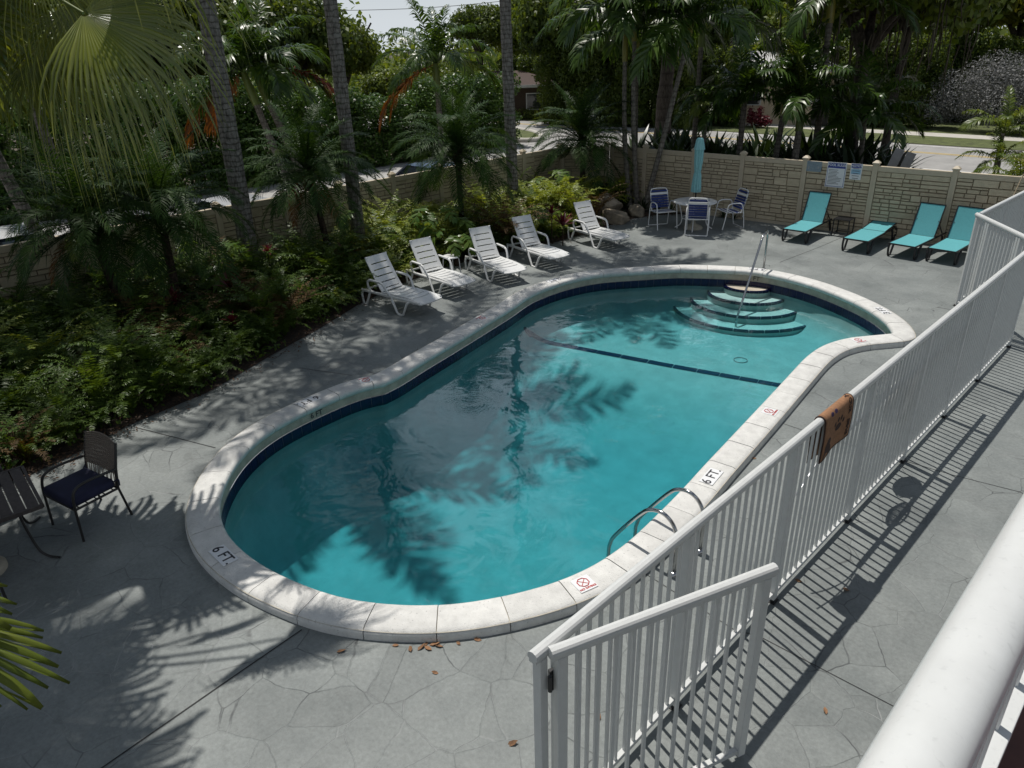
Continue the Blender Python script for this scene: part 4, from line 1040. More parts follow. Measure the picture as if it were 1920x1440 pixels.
ln_ = empty('leaf_net', (-2.28, 8.02, 1.36), 0, 'round leaf skimmer net hung on the pool side of the fence', 'net')
mb = MB(); mb.tube([(0, (.30)*math.cos(a), .22*math.sin(a)) for a in [2*math.pi*j/24 for j in range(24)]], .012, 6, closed=True); mb.build('hoop', M['alu'], ln_)
mb = MB()
for k in range(-6, 7):
    u = k/7; q = math.sqrt(1-u*u)
    mb.tube([(-.01, .30*u, -.22*q), (-.06*q-.01, .30*u, 0), (-.01, .30*u, .22*q)], .005, 4); mb.tube([(-.01, -.30*q, .22*u), (-.06*q-.01, 0, .22*u), (-.01, .30*q, .22*u)], .005, 4)
o = mb.build('mesh', M['signgrey'], ln_)

# ------------------------------------------------------------------ pool rails
hr = empty('hand_rail', (-7.5, 15.78, 0), 0, 'bent stainless steel hand rail at the pool steps', 'hand rail')
b0 = Vector((-7.5, 15.78, 0)); tipf = Vector((-6.98, 13.62, -.62))
dh = Vector((tipf.x-b0.x, tipf.y-b0.y, 0)).normalized()
path = [(0, 0, 0), (0, 0, .45), (0, 0, .80), tuple(dh*.05+Vector((0, 0, .90))), tuple(dh*.16+Vector((0, 0, .93))), tuple(dh*.42+Vector((0, 0, .90))), tuple(dh*.52+Vector((0, 0, .85))), tuple(dh*.62+Vector((0, 0, .75))), tuple(dh*1.4+Vector((0, 0, .02))), tuple(dh*1.98+Vector((0, 0, -.50))), tuple(dh*2.05+Vector((0, 0, -.62))), tuple(dh*2.06+Vector((0, 0, -.80)))]
mb = MB(); mb.tube(smooth_path(path, 5), .024, 12); mb.build('tube', M['steel'], hr)
mb = MB(); mb.lathe([(.065, 0), (.065, .008), (.035, .03), (.026, .03)], 16); mb.build('escutcheon', M['steel'], hr)
ld = empty('pool_ladder', (-3.1, 5.55, 0), 0, 'stainless steel ladder rails arching over the near right coping', 'ladder')
for yy in (-.25, .25):
    mb = MB(); mb.tube(smooth_path([(.02, yy, 0), (.02, yy, .40), (-.03, yy, .57), (-.15, yy, .655), (-.30, yy, .635), (-.43, yy, .52), (-.72, yy, .12), (-.80, yy, -.05), (-.82, yy, -.25), (-.82, yy, -1.0)], 6), .021, 12); r_ = mb.build('rail', M['steel'], ld)
    mb = MB(); mb.lathe([(.07, 0), (.07, .008), (.035, .03), (.024, .03)], 16, (.02, yy, .0)); mb.build('escutcheon', M['steel'], r_)
for z in (-.45, -.75, -1.0):
    mb = MB(); mb.box((-.82, 0, z), (.08, .5, .02), bev=.005); mb.build('tread', M['steel'], ld)

# ------------------------------------------------------------------ balcony the picture is taken from
bal = empty('balcony_railing', (-.07, 4, 3.38), 0, 'white balcony hand rail crossing the lower right corner', 'railing')
mb = MB(); 
prof = [(-.045, -.01), (-.046, .004), (-.042, .016), (-.030, .027), (-.012, .033), (.006, .033), (.022, .027), (.033, .016), (.037, .004), (.036, -.01)]
n_ = len(prof); vs = [(u, y, .945+v) for y in (-6, 9) for (u, v) in prof]
mb.add(vs, [(i+n_, (i+1) % n_+n_, (i+1) % n_, i) for i in range(n_)], True); mb.add(vs[:n_], [tuple(range(n_))]); mb.add(vs[n_:], [tuple(range(n_))[::-1]])
mb.build('top_rail', M['white'], bal)
mb = MB(); mb.box((.0, 1.5, .915), (.05, 15, .055)); mb.build('channel', M['white'], bal)
mb = MB(); mb.box((0.012, 1.5, .08), (.05, 15, .04), bev=.003); mb.build('bottom_rail', M['white'], bal)
for k in range(80):
    mb = MB(); mb.box((0.0, -5.9+k*.118*1.5+.02, .495), (.022, .022, .79)); mb.build('baluster', M['white'], bal)
flr = empty('balcony_floor', (1.6, 1.5, 3.3), 0, 'dark red brown balcony floor under the white rail', 'balcony')
mb = MB(); mb.box((0, 0, -.05), (3.35, 15, .2), bev=.01); mb.build('slab', M['redtile'], flr)

# ------------------------------------------------------------------ white resin loungers
def curved_panel(path, w, th, slots, edge_r=.0):
    """panel that follows path (x,z points); slots = list of (i0,i1) index ranges left open between the side strips"""
    mb = MB(); k = len(path); P = [Vector((p[0], 0, p[1])) for p in path]
    nr = []
    for i in range(k):
        t = (P[min(i+1, k-1)]-P[max(i-1, 0)]).normalized(); nr.append(Vector((-t.z, 0, t.x)))
    def strip(i0, i1, y0, y1, ny=4):
        vs = []; ys = [y0+(y1-y0)*j/ny for j in range(ny+1)]; m_ = i1-i0+1
        for sgn in (1, -1):
            for i in range(i0, i1+1):
                for y in ys:
                    dish = -.022*(1-(2*y/w)**2)
                    p = P[i]+nr[i]*(sgn*th/2+dish); vs.append((p.x, y, p.z))
        W = ny+1; B = m_*W; f = []
        for a in range(m_-1):
            for b in range(ny):
                q = (a*W+b, a*W+b+1, (a+1)*W+b+1, (a+1)*W+b); f.append(q[::-1]); f.append(tuple(B+i for i in q))
        for a in range(m_-1):
            f.append((a*W, (a+1)*W, B+(a+1)*W, B+a*W)[::-1][::-1]); f.append(((a+1)*W+ny, a*W+ny, B+a*W+ny, B+(a+1)*W+ny))
        for b in range(ny):
            f.append((b+1, b, B+b, B+b+1)); e = (m_-1)*W; f.append((e+b, e+b+1, B+e+b+1, B+e+b))
        mb.add(vs, f, False)
    e = .07
    strip(0, k-1, -w/2, -w/2+e, 2); strip(0, k-1, w/2-e, w/2, 2)
    cur = 0
    for (a, b) in slots+[(k-1, k-1)]:
        if a > cur: strip(cur, a, -w/2+e, w/2-e, 6)
        cur = b
    return mb
def make_resin_lounger():
    root = empty('sun_lounger', (0, 0, 0), 0, 'x', 'sun lounger', 'white slatted plastic loungers by the ferns')
    # backrest, curved a little backwards at the top
    bp = []; th = R(56); n_ = 34
    for i in range(n_+1):
        s = .80*i/n_; a = th-R(14)*math.exp(-s/.10)+R(10)*max(0, (s-.6)/.2); bp.append((a, s))
    pts = [(0, .345)]
    for i in range(n_):
        a = bp[i][0]; pts.append((pts[-1][0]-math.cos(a)*.80/n_, pts[-1][1]+math.sin(a)*.80/n_))
    b = curved_panel(pts, .56, .022, [(2, 3), (8, 9), (14, 15), (20, 21), (26, 27)]).build('backrest', M['resin'], root)
    # rolled head edge
    tp = pts[-1]; mb = MB(); mb.tube([(tp[0]+.012, y, tp[1]-.006-.02*(1-(y/.28)**2)+.0) for y in [(-.28+.56*j/14) for j in range(15)]], .017, 8); mb.build('head_edge', M['resin'], b)
    sp = []; n_ = 40
    for i in range(n_+1):
        q = i/n_; x = -.02+1.22*q; sp.append((x, .345+.03*math.sin(q*math.pi*.9)*1.0-.045*max(0, (q-.72)/.28)**2-.015*(1-q)))
    curved_panel(sp, .58, .024, [(6, 7), (12, 13), (18, 19), (24, 25), (30, 31)]).build('seat', M['resin'], root)
    for s in (-1, 1):
        y = s*.315
        mb = MB(); mb.tube(smooth_path([(-.66, y*.95, .285), (-.3, y, .30), (.3, y, .315), (.8, y*.98, .33), (1.17, y*.93, .33)], 4), [.026]*17, 8, flat=1.3); mb.build('side_rail', M['resin'], root)
        mb = MB(); q = s*.365
        mb.tube([(.36, y, .315), (.40, q*.97, .27), (.545, q, .03), (.575, q, .012), (.70, q, .012), (.73, q, .03), (.85, q*.96, .28), (.90, y, .325)], [.028, .027, .024, .024, .024, .024, .026, .028], 8); mb.build('leg', M['resin'], root)
        mb = MB(); mb.tube([(-.62, y*.97, .29), (-.60, q*.96, .2), (-.56, q*.97, .012), (-.46, q*.97, .012), (-.36, y, .29)], .024, 8); mb.build('leg', M['resin'], root)
        mb = MB(); ap = smooth_path([(-.34, s*.30, .31), (-.36, s*.345, .42), (-.33, s*.36, .535), (-.22, s*.36, .575), (-.02, s*.36, .575), (.13, s*.36, .56), (.20, s*.355, .50), (.26, s*.34, .40), (.30, s*.32, .33)], 4)
        mb.tube(ap, .024, 8, flat=1.0); mb.tube([Vector((x, s*.36, .585+.0*x)) for x in (-.27, -.1, .1)], [.03, .034, .028], 8, flat=.55); mb.build('armrest', M['resin'], root)
    mb = MB(); mb.bar((.98, -.3, .30), (.98, .3, .30), .03); mb.bar((-.60, -.3, .285), (-.60, .3, .285), .03); mb.build('cross_bar', M['resin'], root)
    return root
LL = ['white plastic lounger nearest the camera, leftmost of the row by the ferns', 'white plastic lounger just left of the small round stool', 'white plastic lounger just right of the small round stool', 'fourth white plastic lounger from the left, just before the gap', 'sunlit white plastic lounger standing alone near the rocks']
proto = make_resin_lounger()
for i, (x, y, yaw) in enumerate(((-12.2, 8.62, 3), (-12.55, 10.02, -6), (-12.30, 11.55, -15), (-12.33, 13.03, -13), (-12.26, 15.33, -13))):
    o = proto if i == 0 else copy_tree(proto)
    o.location = (x, y, 0); o.rotation_euler = (0, 0, R(yaw)); o['label'] = LL[i]
st = empty('stool', (-12.88, 10.85, 0), .4, 'small round white stool between two white loungers', 'stool')
mb = MB(); mb.lathe([(.02, .425), (.19, .425), (.205, .432), (.205, .448), (.19, .455), (0.001, .455)], 28); mb.build('seat', M['enamel'], st)
for k in range(4):
    a = math.pi/2*k+.3; c, s = math.cos(a), math.sin(a)
    mb = MB(); mb.tube(smooth_path([(c*.08, s*.08, .418), (c*.17, s*.17, .40), (c*.19, s*.19, .34), (c*.215, s*.215, 0)], 4), .011, 8); mb.build('leg', M['enamel'], st)

# ------------------------------------------------------------------ turquoise sling loungers
def make_sling(back):
    root = empty('sling_lounger', (0, 0, 0), 0, 'x', 'sun lounger', 'turquoise sling loungers by the stone pattern fence')
    W = .60; zs = .335
    def slab(name, a, b, sag):
        mb = MB(); n_ = 10; vs = []; a, b = Vector(a), Vector(b); d = (b-a); nn = Vector((-d.z, 0, d.x)).normalized()
        if nn.z < 0: nn = -nn
        for sg in (.004, -.004):
            for i in range(n_+1):
                for y in (-W/2+.015, -.14, .14, W/2-.015):
                    p = a+d*(i/n_)+nn*(sg-sag*math.sin(math.pi*i/n_)*(.4 if abs(y) > .2 else 1)); vs.append((p.x, y, p.z))
        B = (n_+1)*4; f = []
        for i in range(n_):
            for j in range(3):
                q = (i*4+j, i*4+j+1, i*4+5+j, i*4+4+j); f += [q, tuple(B+k for k in q[::-1])]
        mb.add(vs, f, True); return mb.build(name, M['turq'], root)
    hx = 0.0; ang = R(back)
    top = (hx-.80*math.cos(ang), 0, zs+.80*math.sin(ang))
    slab('seat_sling', (1.17, 0, zs), (hx+.01, 0, zs), .012)
    slab('back_sling', (hx-.01, 0, zs+.005), top, .012)
    mb = MB()
    for s in (-1, 1): mb.bar((-.78, s*W/2, zs-.012), (1.19, s*W/2, zs-.012), .032, .03, bev=.004)
    mb.bar((1.185, -W/2, zs-.012), (1.185, W/2, zs-.012), .03, .03); mb.bar((-.77, -W/2, zs-.012), (-.77, W/2, zs-.012), .03, .03); mb.bar((0, -W/2, zs-.03), (0, W/2, zs-.03), .03, .03)
    mb.build('frame', M['black'], root)
    mb = MB()
    for s in (-1, 1): mb.bar((hx, s*(W/2-.012), zs+.004), (top[0], s*(W/2-.012), top[2]), .026, .024, bev=.003)
    mb.bar((top[0], -W/2+.01, top[2]), (top[0], W/2-.01, top[2]), .026, .024); mb.build('back_frame', M['black'], root)
    if back > 20:
        for s in (-1, 1):
            mb = MB(); q = .5; mb.bar((hx-q*math.cos(ang)*.8, s*(W/2-.05), zs+.8*q*math.sin(ang)), (-.62, s*(W/2-.05), zs-.02), .018); mb.build('strut', M['black'], root)
    for s in (-1, 1):
        for x0, f in ((.98, 1), (-.62, -1)):
            mb = MB(); y = s*(W/2+.004)
            mb.tube(smooth_path([(x0+.14*f, y, zs-.03), (x0+.17*f, y, .2), (x0+.14*f, y, .05), (x0+.08*f, y, .016), (x0+.0*f, y, .02), (x0-.10*f, y, .22), (x0-.16*f, y, zs-.03)], 4), .026, 8); mb.build('leg', M['black'], root)
    return root
SL = [((-8.12, 19.62), 93, 66, 'turquoise sling lounger with raised back, left of the small black side table'),
      ((-6.50, 19.60), 91, 6, 'turquoise sling lounger lying almost flat'),
      ((-5.40, 19.76), 87, 66, 'turquoise sling lounger with raised back, between the flat one and the end one'),
      ((-4.58, 19.86), 88, 66, 'turquoise sling lounger with raised back, nearest the white picket fence')]
for (x, y), yaw, bk, lab in SL:
    o = make_sling(bk); o.location = (x, y, 0); o.rotation_euler = (0, 0, R(yaw-180)); o['label'] = lab
tb = empty('side_table', (-7.42, 20.0, 0), .06, 'small black metal side table between two turquoise loungers', 'side table')
for k, (x, y) in enumerate(((-.2, -.2), (.2, -.2), (.2, .2), (-.2, .2))):
    mb = MB(); mb.box((x, y, .22), (.024, .024, .44)); mb.build('leg', M['black'], tb)
mb = MB()
for k in range(6): mb.box((0, -.19+.076*k, .448), (.43, .055, .012))
mb.bar((-.21, -.2, .437), (.21, -.2, .437), .02); mb.bar((-.21, .2, .437), (.21, .2, .437), .02); mb.build('table_top', M['black'], tb)
mb = MB(); 
for a, b in (((-.2, -.2), (.2, -.2)), ((.2, -.2), (.2, .2)), ((.2, .2), (-.2, .2)), ((-.2, .2), (-.2, -.2))): mb.bar((*a, .06), (*b, .06), .018)
mb.build('lower_frame', M['black'], tb)

# ------------------------------------------------------------------ strap chairs, table, umbrella
def make_strap_chair():
    root = empty('strap_chair', (0, 0, 0), 0, 'x', 'chair', 'white tube chairs with blue and white straps')
    # local: sitter faces +x; sled sides
    for s in (-1, 1):
        y = s*.27
        mb = MB(); mb.tube(smooth_path([(-.27, y, .02), (-.245, y, .2), (-.20, y, .50), (-.14, y, .62), (.0, y, .645), (.14, y, .64), (.22, y, .58), (.27, y, .3), (.33, y, .012)], 5), .014, 8); mb.build('side_frame', M['enamel'], root)
    mb = MB(); mb.tube([(-.27, -.27, .014), (-.27, .27, .014)], .014, 8); mb.tube([(-.215, -.27, .40), (-.215, .27, .40)], .012, 8); mb.build('cross_tube', M['enamel'], root)
    mb = MB(); bk = smooth_path([(.24, -.235, .43), (-.12, -.235, .40), (-.19, -.235, .45), (-.30, -.235, .80), (-.325, -.215, .89), (-.335, -.15, .925), (-.335, .15, .925), (-.325, .215, .89), (-.30, .235, .80), (-.19, .235, .45), (-.12, .235, .40), (.24, .235, .43)], 5)
    mb.tube(bk, .014, 8); mb.tube([(.24, -.235, .43), (.24, .235, .43)], .014, 8); mb.build('seat_frame', M['enamel'], root)
    def strap(a, c, mt):
        mb = MB(); mb.box((0, 0, 0), (.052, .50, .012), Matrix.Translation(a) @ Matrix.Rotation(c, 4, 'Y')); mb.build('strap', M[mt], root)
    cols = ['blue_strap', 'enamel', 'blue_strap', 'blue_strap', 'blue_strap', 'blue_strap', 'blue_strap']
    for k in range(7):
        z = .865-.062*k; x = -.19-(z-.45)*.315+.004; strap((x, 0, z), R(72+0), cols[k])
    for k, c in enumerate(['blue_strap', 'enamel', 'blue_strap', 'enamel', 'blue_strap', 'blue_strap']):
        x = .20-.062*k; strap((x, 0, .428+.08*(x-.2)+.002), 0.0, c)
    return root
ch = make_strap_chair()
TX, TY = -10.92, 18.25
CH = [((-11.70, 17.85), -32, 'blue and white strap chair at the left of the round table, seen from the side'), ((-10.52, 17.78), 118, 'blue and white strap chair in front of the round table, back to the camera'), ((-10.22, 19.0), 238, 'blue and white strap chair behind the round table, right of the umbrella')]
for i, ((x, y), yaw, lab) in enumerate(CH):
    o = ch if i == 0 else copy_tree(ch); o.location = (x, y, 0); o.rotation_euler = (0, 0, R(yaw)); o['label'] = lab; o.scale = (1.1, 1.1, 1.12)
pt = empty('round_table', (TX, TY, 0), 0, 'round white patio table with a closed umbrella through it', 'table')
pt.scale = (1.12, 1.12, 1.04)
mb = MB(); mb.lathe([(.03, .715), (.52, .715), (.535, .72), (.535, .738), (.52, .744), (.03, .744)], 40, cap=False); mb.build('table_top', M['enamel'], pt)
for k in range(4):
    a = math.pi/2*k+.5; c, s = math.cos(a), math.sin(a)
    mb = MB(); mb.tube(smooth_path([(c*.40, s*.40, .71), (c*.34, s*.34, .5), (c*.30, s*.30, .25), (c*.34, s*.34, .1), (c*.46, s*.46, .012)], 5), .014, 8); mb.build('leg', M['enamel'], pt)
mb = MB(); mb.tube([(.30*math.cos(a), .30*math.sin(a), .3) for a in [2*math.pi*j/24 for j in range(24)]], .010, 6, closed=True); mb.build('ring_brace', M['enamel'], pt)
um = empty('umbrella', (TX, TY, 0), 0, 'closed turquoise patio umbrella standing through the round white table', 'umbrella')
mb = MB(); mb.tube([(0, 0, .03), (0, 0, 2.5)], .02, 10); mb.build('pole', M['black'], um)
mb = MB(); mb.lathe([(.26, 0), (.26, .03), (.22, .08), (.07, .14), (.045, .28), (.03, .28)], 28); mb.build('base', M['base'], um)
def flute(prof, n_=48, lob=8, amp=.22, ph=0):
    vs, fs = [], []
    for (r, z) in prof:
        for j in range(n_):
            a = 2*math.pi*j/n_; rr = r*(1+amp*math.cos(lob*a+ph)+.06*math.sin(3*a+z*3)); vs.append((rr*math.cos(a), rr*math.sin(a), z))
    for i in range(len(prof)-1):
        for j in range(n_): fs.append((i*n_+j, i*n_+(j+1) % n_, (i+1)*n_+(j+1) % n_, (i+1)*n_+j))
    mb = MB(); mb.add(vs, fs, True); return mb
cn_ = flute([(.09, 1.02), (.118, 1.03), (.113, 1.2), (.092, 1.48), (.074, 1.57), (.085, 1.66), (.10, 1.85), (.105, 2.1), (.098, 2.3), (.045, 2.38)]).build('canopy', M['turq_cloth'], um)
flute([(.138, 2.16), (.13, 2.2), (.09, 2.42), (.07, 2.46), (.02, 2.47)], amp=.12, ph=.5).build('top_tier', M['turq_cloth'], cn_)
mb = MB(); mb.tube([(.084*math.cos(a), .084*math.sin(a), 1.565) for a in [2*math.pi*j/20 for j in range(20)]], .008, 6, closed=True); mb.build('tie', M['turq_cloth'], cn_)
# dark standpipe with white clips beside the fence, and the bare pole at the far right
sp_ = rw_at(1394, 400, .14)
t_ = empty('garden_stake', (sp_.x, sp_.y, 0), 0, 'thin black stake with white clips against the stone pattern fence', 'stake')
mb = MB(); mb.tube([(0, 0, 0), (.0, 0, .45), (.01, 0, .95)], .014, 8); mb.build('rod', M['black'], t_)
for z in (.12, .52):
    mb = MB(); mb.box((0, -.01, z), (.04, .03, .05), bev=.008); mb.build('clip', M['enamel'], t_)
wp = empty('leaning_pole', (-3.95, 19.72, 0), 0, 'bare wooden pole leaning on the fence at the far right corner', 'pole')
mb = MB(); mb.tube([(0, 0, 0), (.22, .66, 1.92)], [.016, .013], 8); mb.build('shaft', M['wood'], wp)
mb = MB(); mb.tube([(.217, .652, 1.90), (.225, .675, 1.96)], .018, 8); mb.build('tip', M['black'], wp)

# ------------------------------------------------------------------ wicker chair and slatted table in the near left corner
def make_wicker_chair():
    root = empty('wicker_chair', (0, 0, 0), 0, 'x', 'chair')
    # local: sitter faces +x, width along y
    for s in (-1, 1):
        y = s*.265
        mb = MB(); mb.tube([(.27, y, 0), (.25, y, .40)], .014, 8); mb.build('leg', M['brown_metal'], root)
        mb = MB(); mb.tube([(-.31, y, 0), (-.25, y, .40)], .014, 8); mb.build('leg', M['brown_metal'], root)
        mb = MB(); mb.tube(smooth_path([(.25, y, .40), (.235, y, .52), (.20, y, .60), (.12, y, .635), (-.02, y, .64), (-.28, y, .62)], 5), .015, 8); mb.build('armrest', M['brown_metal'], root)
        mb = MB(); mb.tube([(-.25, y*.98, .38), (-.29, y*.98, .62), (-.37, y*.96, .90)], .015, 8); mb.build('back_post', M['brown_metal'], root)
    mb = MB()
    for a, b in (((.25, -.265), (.25, .265)), ((-.25, -.265), (-.25, .265)), ((-.25, -.265), (.25, -.265)), ((-.25, .265), (.25, .265))): mb.tube([(*a, .39), (*b, .39)], .013, 8)
    for k in range(5): mb.tube([(.2-.1*k, -.26, .392), (.2-.1*k, .26, .392)], .007, 6)
    mb.build('seat_frame', M['brown_metal'], root)
    # woven back: over-under strands
    mb = MB(); nu, nv_ = 22, 17
    def bp(u, v): 
        z = .56+.37*v; x = -.272-.33*(z-.56)*.72; return Vector((x-.035*math.sin(math.pi*u)*(.6+.4*v), -.26+.52*u, z-.045*(abs(2*u-1)**2)*v))
    for j in range(nv_):
        mb.tube([bp(i/(nu*2), j/(nv_-1))+Vector((.0055*(1 if (i//1+j) % 2 else -1), 0, 0)) for i in range(nu*2+1)], .0085, 5)
    for i in range(nu+1):
        mb.tube([bp(i/nu, v/8) for v in range(9)], .006, 5)
    for i in range(15):      # loose vertical strands between the seat and the panel
        u = .04+.92*i/14; a = bp(u, 0); mb.tube([a, Vector((-.255, a.y+.012*(1 if i % 2 else -1), .40))], .005, 5)
    mb.build('woven_back', M['wicker'], root)
    mb = MB(); mb.box((.01, 0, .45), (.52, .50, .105), bev=.035); c = mb.build('cushion', M['navy'], root)
    for p in c.data.polygons: p.use_smooth = True
    tie = MB(); tie.tube(smooth_path([(-.24, .24, .47), (-.27, .28, .50), (-.25, .31, .44)], 4), .008, 6); tie.tube(smooth_path([(-.24, -.24, .47), (-.27, -.28, .50), (-.25, -.31, .44)], 4), .008, 6); tie.build('tie', M['navy'], c)
    return root
wc = make_wicker_chair(); wc.location = (-8.64, 1.47, 0); wc.rotation_euler = (0, 0, R(-77)); wc.scale = (1.02, 1.2, 1.05); wc['label'] = 'dark wicker back chair with a navy cushion beside the slatted table'
w2 = copy_tree(wc); w2.scale = (1, 1, 1); w2.location = (-9.75, .62, 0); w2.rotation_euler = (0, 0, R(10)); w2['label'] = 'dark chair with navy cushion cut off by the left edge, behind the slatted table'
w3 = copy_tree(wc); w3.location = (-8.06, .14, 0); w3.rotation_euler = (0, 0, R(178)); w3.scale = (1, 1, 1); w3['label'] = 'dark chair at the left edge of which only the legs show'
dt = empty('slatted_table', (-8.68, .54, 0), R(86), 'dark slatted outdoor table cut off by the left edge', 'table')
mb = MB()
for k in range(8): mb.box((-.42+.12*k, 0, .705), (.108, 1.02, .022), bev=.004)
mb.build('table_top', M['slat'], dt)
mb = MB()
for a, b in (((-.5, -.53), (.5, -.53)), ((.5, -.53), (.5, .53)), ((.5, .53), (-.5, .53)), ((-.5, .53), (-.5, -.53))): mb.bar((*a, .695), (*b, .695), .03, .045)
mb.build('rim', M['slat'], dt)
for sx in (-1, 1):
    for sy in (-1, 1):
        mb = MB(); x, y = sx*.40, sy*.42
        mb.tube(smooth_path([(x*.7, y*.7, .68), (x*.75, y*.75, .4), (x*.85, y*.85, .12), (x*1.0, y*1.0, .03), (x*1.22, y*1.22, .014)], 5), .014, 8); mb.build('leg', M['brown_metal'], dt)
ub = empty('umbrella_stand', (-8.5, .32, 0), 0, 'round beige umbrella base under the slatted table', 'umbrella stand')
mb = MB(); mb.lathe([(.25, 0), (.25, .04), (.2, .07), (.05, .09), (.03, .3), (.001, .3)], 28); mb.build('foot', M['base'], ub)

# ------------------------------------------------------------------ rocks, fallen leaves
def rock(loc, s, seed, rz, label, group='rocks in the corner bed'):
    g = np.random.default_rng(seed); bm = bmesh.new(); bmesh.ops.create_icosphere(bm, subdivisions=4, radius=1)
    dirs = nrm(g.normal(size=(16, 3))); cut = g.uniform(.55, .9, 16)
    for v in bm.verts:
        c = np.array(v.co); f = 1.0
        for d, k in zip(dirs, cut):
            q = float(c@d)
            if q > k: c = c-d*(q-k)*.92
        c = c*(1+.05*math.sin(c[0]*9+seed)*math.cos(c[1]*8)+.03*math.sin(c[2]*17+c[0]*13)); v.co = Vector(c)*1.0
    me = bpy.data.meshes.new('rock'); bm.to_mesh(me); bm.free(); me.materials.append(M['rock'])
    for p in me.polygons: p.use_smooth = True
    o = place('rock', me, None, loc, (0, 0, rz), s); tag(o, label, 'rock', group)
for a in [((-13.15, 17.55, .1), (.62, .48, .3), 1, .3, 'broad flat limestone rock at the front of the corner bed'),
          ((-13.85, 18.0, .35), (.55, .5, .48), 2, 1.2, 'tall limestone rock behind the flat one in the corner bed'),
          ((-13.1, 18.55, .15), (.34, .3, .3), 3, .7, 'small limestone rock beside the leaning palm trunks'),
          ((-14.9, 17.8, .55), (.6, .5, .42), 4, 2.0, 'limestone rock under the bushy date palm in the corner'),
          ((-14.55, 16.95, .3), (.45, .4, .4), 5, .1, 'dark limestone rock half hidden behind the sunlit ferns')]: rock(*a)
g = random.Random(12)
lm = MB(); lm.add([(-.05, 0, .004), (-.02, .024, .014), (.02, .022, .01), (.055, 0, .018), (.02, -.024, .016), (-.02, -.022, .01), (0, 0, .003)], [(0, 1, 6), (1, 2, 6), (2, 3, 6), (3, 4, 6), (4, 5, 6), (5, 0, 6)])
lme = lm.mesh('dry_leaf', M['dryleaf'])
LEAF = [(742, 1211), (790, 1215), (803, 1217), (815, 1209), (822, 1212), (799, 1208), (860, 1207), (895, 1200), (816, 1262), (961, 1395), (1497, 1090), (1586, 1107), (1547, 1334), (1413, 860), (1270, 1075), (770, 1218), (1122, 1345), (640, 1222)]
for k, (x, y) in enumerate(LEAF):
    p = G(x, y); o = place('dry_leaf', lme, None, (p.x, p.y, .003), (g.uniform(-.3, .3), g.uniform(-.3, .3), g.uniform(0, 6)), g.uniform(.55, 1.0))
    tag(o, 'small dry brown leaf lying on the grey pool deck', 'leaf', 'dry leaves on the pool deck')
# litter along the edge of the bed
mb = MB(); g = random.Random(5)
for k in range(2600):
    i = g.randrange(3, 19); a, b = Vector(BED[i]), Vector(BED[i+1]); p = a.lerp(b, g.random()); nn = Vector((-(b-a).y, (b-a).x)).normalized()
    p = p+nn*(g.gauss(.12, .22)); T = Matrix.Translation((p.x, p.y, .02)) @ Euler((g.uniform(-.6, .6), g.uniform(-.6, .6), g.uniform(0, 6))).to_matrix().to_4x4(); s = g.uniform(.25, .7)
    mb.add([(-.05*s, 0, 0), (0, .02*s, .01*s), (.05*s, 0, 0), (0, -.02*s, .006*s)], [(0, 1, 2, 3)], False, T)
o = mb.build('leaf_litter', M['litter']); o['kind'] = 'stuff'; o['label'] = 'scattered brown leaf litter along the edge of the fern bed'

# ------------------------------------------------------------------ palms inside the fence
TALL = [('up', 3), ('high', 5), ('mid', 6), ('low', 4), ('hang', 2)]
palm((-15.25, 7.05, 0), (-15.15, 6.95, 13.2), .20, .165, 'tall', TALL, 'palm', 'thick ringed palm trunk at the fence, tallest and leftmost of the three big palms', seed=1, scale=1.12, bow=.10, group='tall palms in the fern bed')
palm((-15.35, 10.0, 0), (-15.8, 10.1, 14.8), .165, .13, 'tall', TALL, 'palm', 'middle tall ringed palm trunk behind the two left white loungers', seed=2, scale=1.08, bow=-.06, group='tall palms in the fern bed')
palm((-15.0, 15.15, 0), (-15.2, 15.2, 13.0), .16, .135, 'tall', TALL, 'palm', 'straight grey palm trunk rising from the sunlit ferns at the centre', seed=3, scale=.92, bow=.05, group='tall palms in the fern bed')
palm((-14.2, .5, 0), (-13.1, 1.0, 12.6), .18, .14, 'tall', TALL, 'palm', 'tall palm standing just outside the left edge of the picture', seed=14, scale=.95, bow=-.2)
palm((-12.2, -2.8, 0), (-12.4, -2.2, 12.2), .17, .14, 'tall', TALL, 'palm', 'tall palm beyond the left edge behind the dark chairs', seed=15, scale=1.2)
PYG = [('up', 7), ('high', 12), ('mid', 16), ('low', 14), ('hang', 8)]
pg = dict(bark='pygbark', skirt=True, name='date_palm', cat='date palm', group='small feathery date palms along the fence')
palm((-14.55, 4.15, 0), (-14.69, 3.92, 2.22), .085, .07, 'date', PYG, 'pyg', 'dark feathery date palm nearest the left edge with a yellowing frond', seed=21, scale=1.4, extra=[('hang', 4.9, 'dead', .95, 'yellowed hanging frond'), ('low', 5.6, 'palmlight', .9, None)], **pg)
palm((-14.15, 4.95, 0), (-14.33, 5.06, 2.25), .085, .07, 'date', PYG, 'pyg', 'dark feathery date palm left of the thick ringed trunk', seed=22, scale=1.4, **pg)
palm((-14.95, 8.95, 0), (-15.15, 8.77, 2.45), .08, .065, 'date', PYG, 'pyg', 'feathery date palm with an orange dying frond beside the middle tall trunk', seed=23, scale=1.35, extra=[('hang', 5.2, 'dead', 1.1, 'orange dying frond'), ('hang', 6.1, 'dead', 1.0, 'orange dying frond')], **pg)
palm((-14.7, 12.85, 0), (-14.77, 12.89, 2.40), .07, .075, 'date', PYG, 'pyg', 'spreading date palm on a thin dark trunk left of the straight grey trunk', seed=24, scale=1.45, **pg)
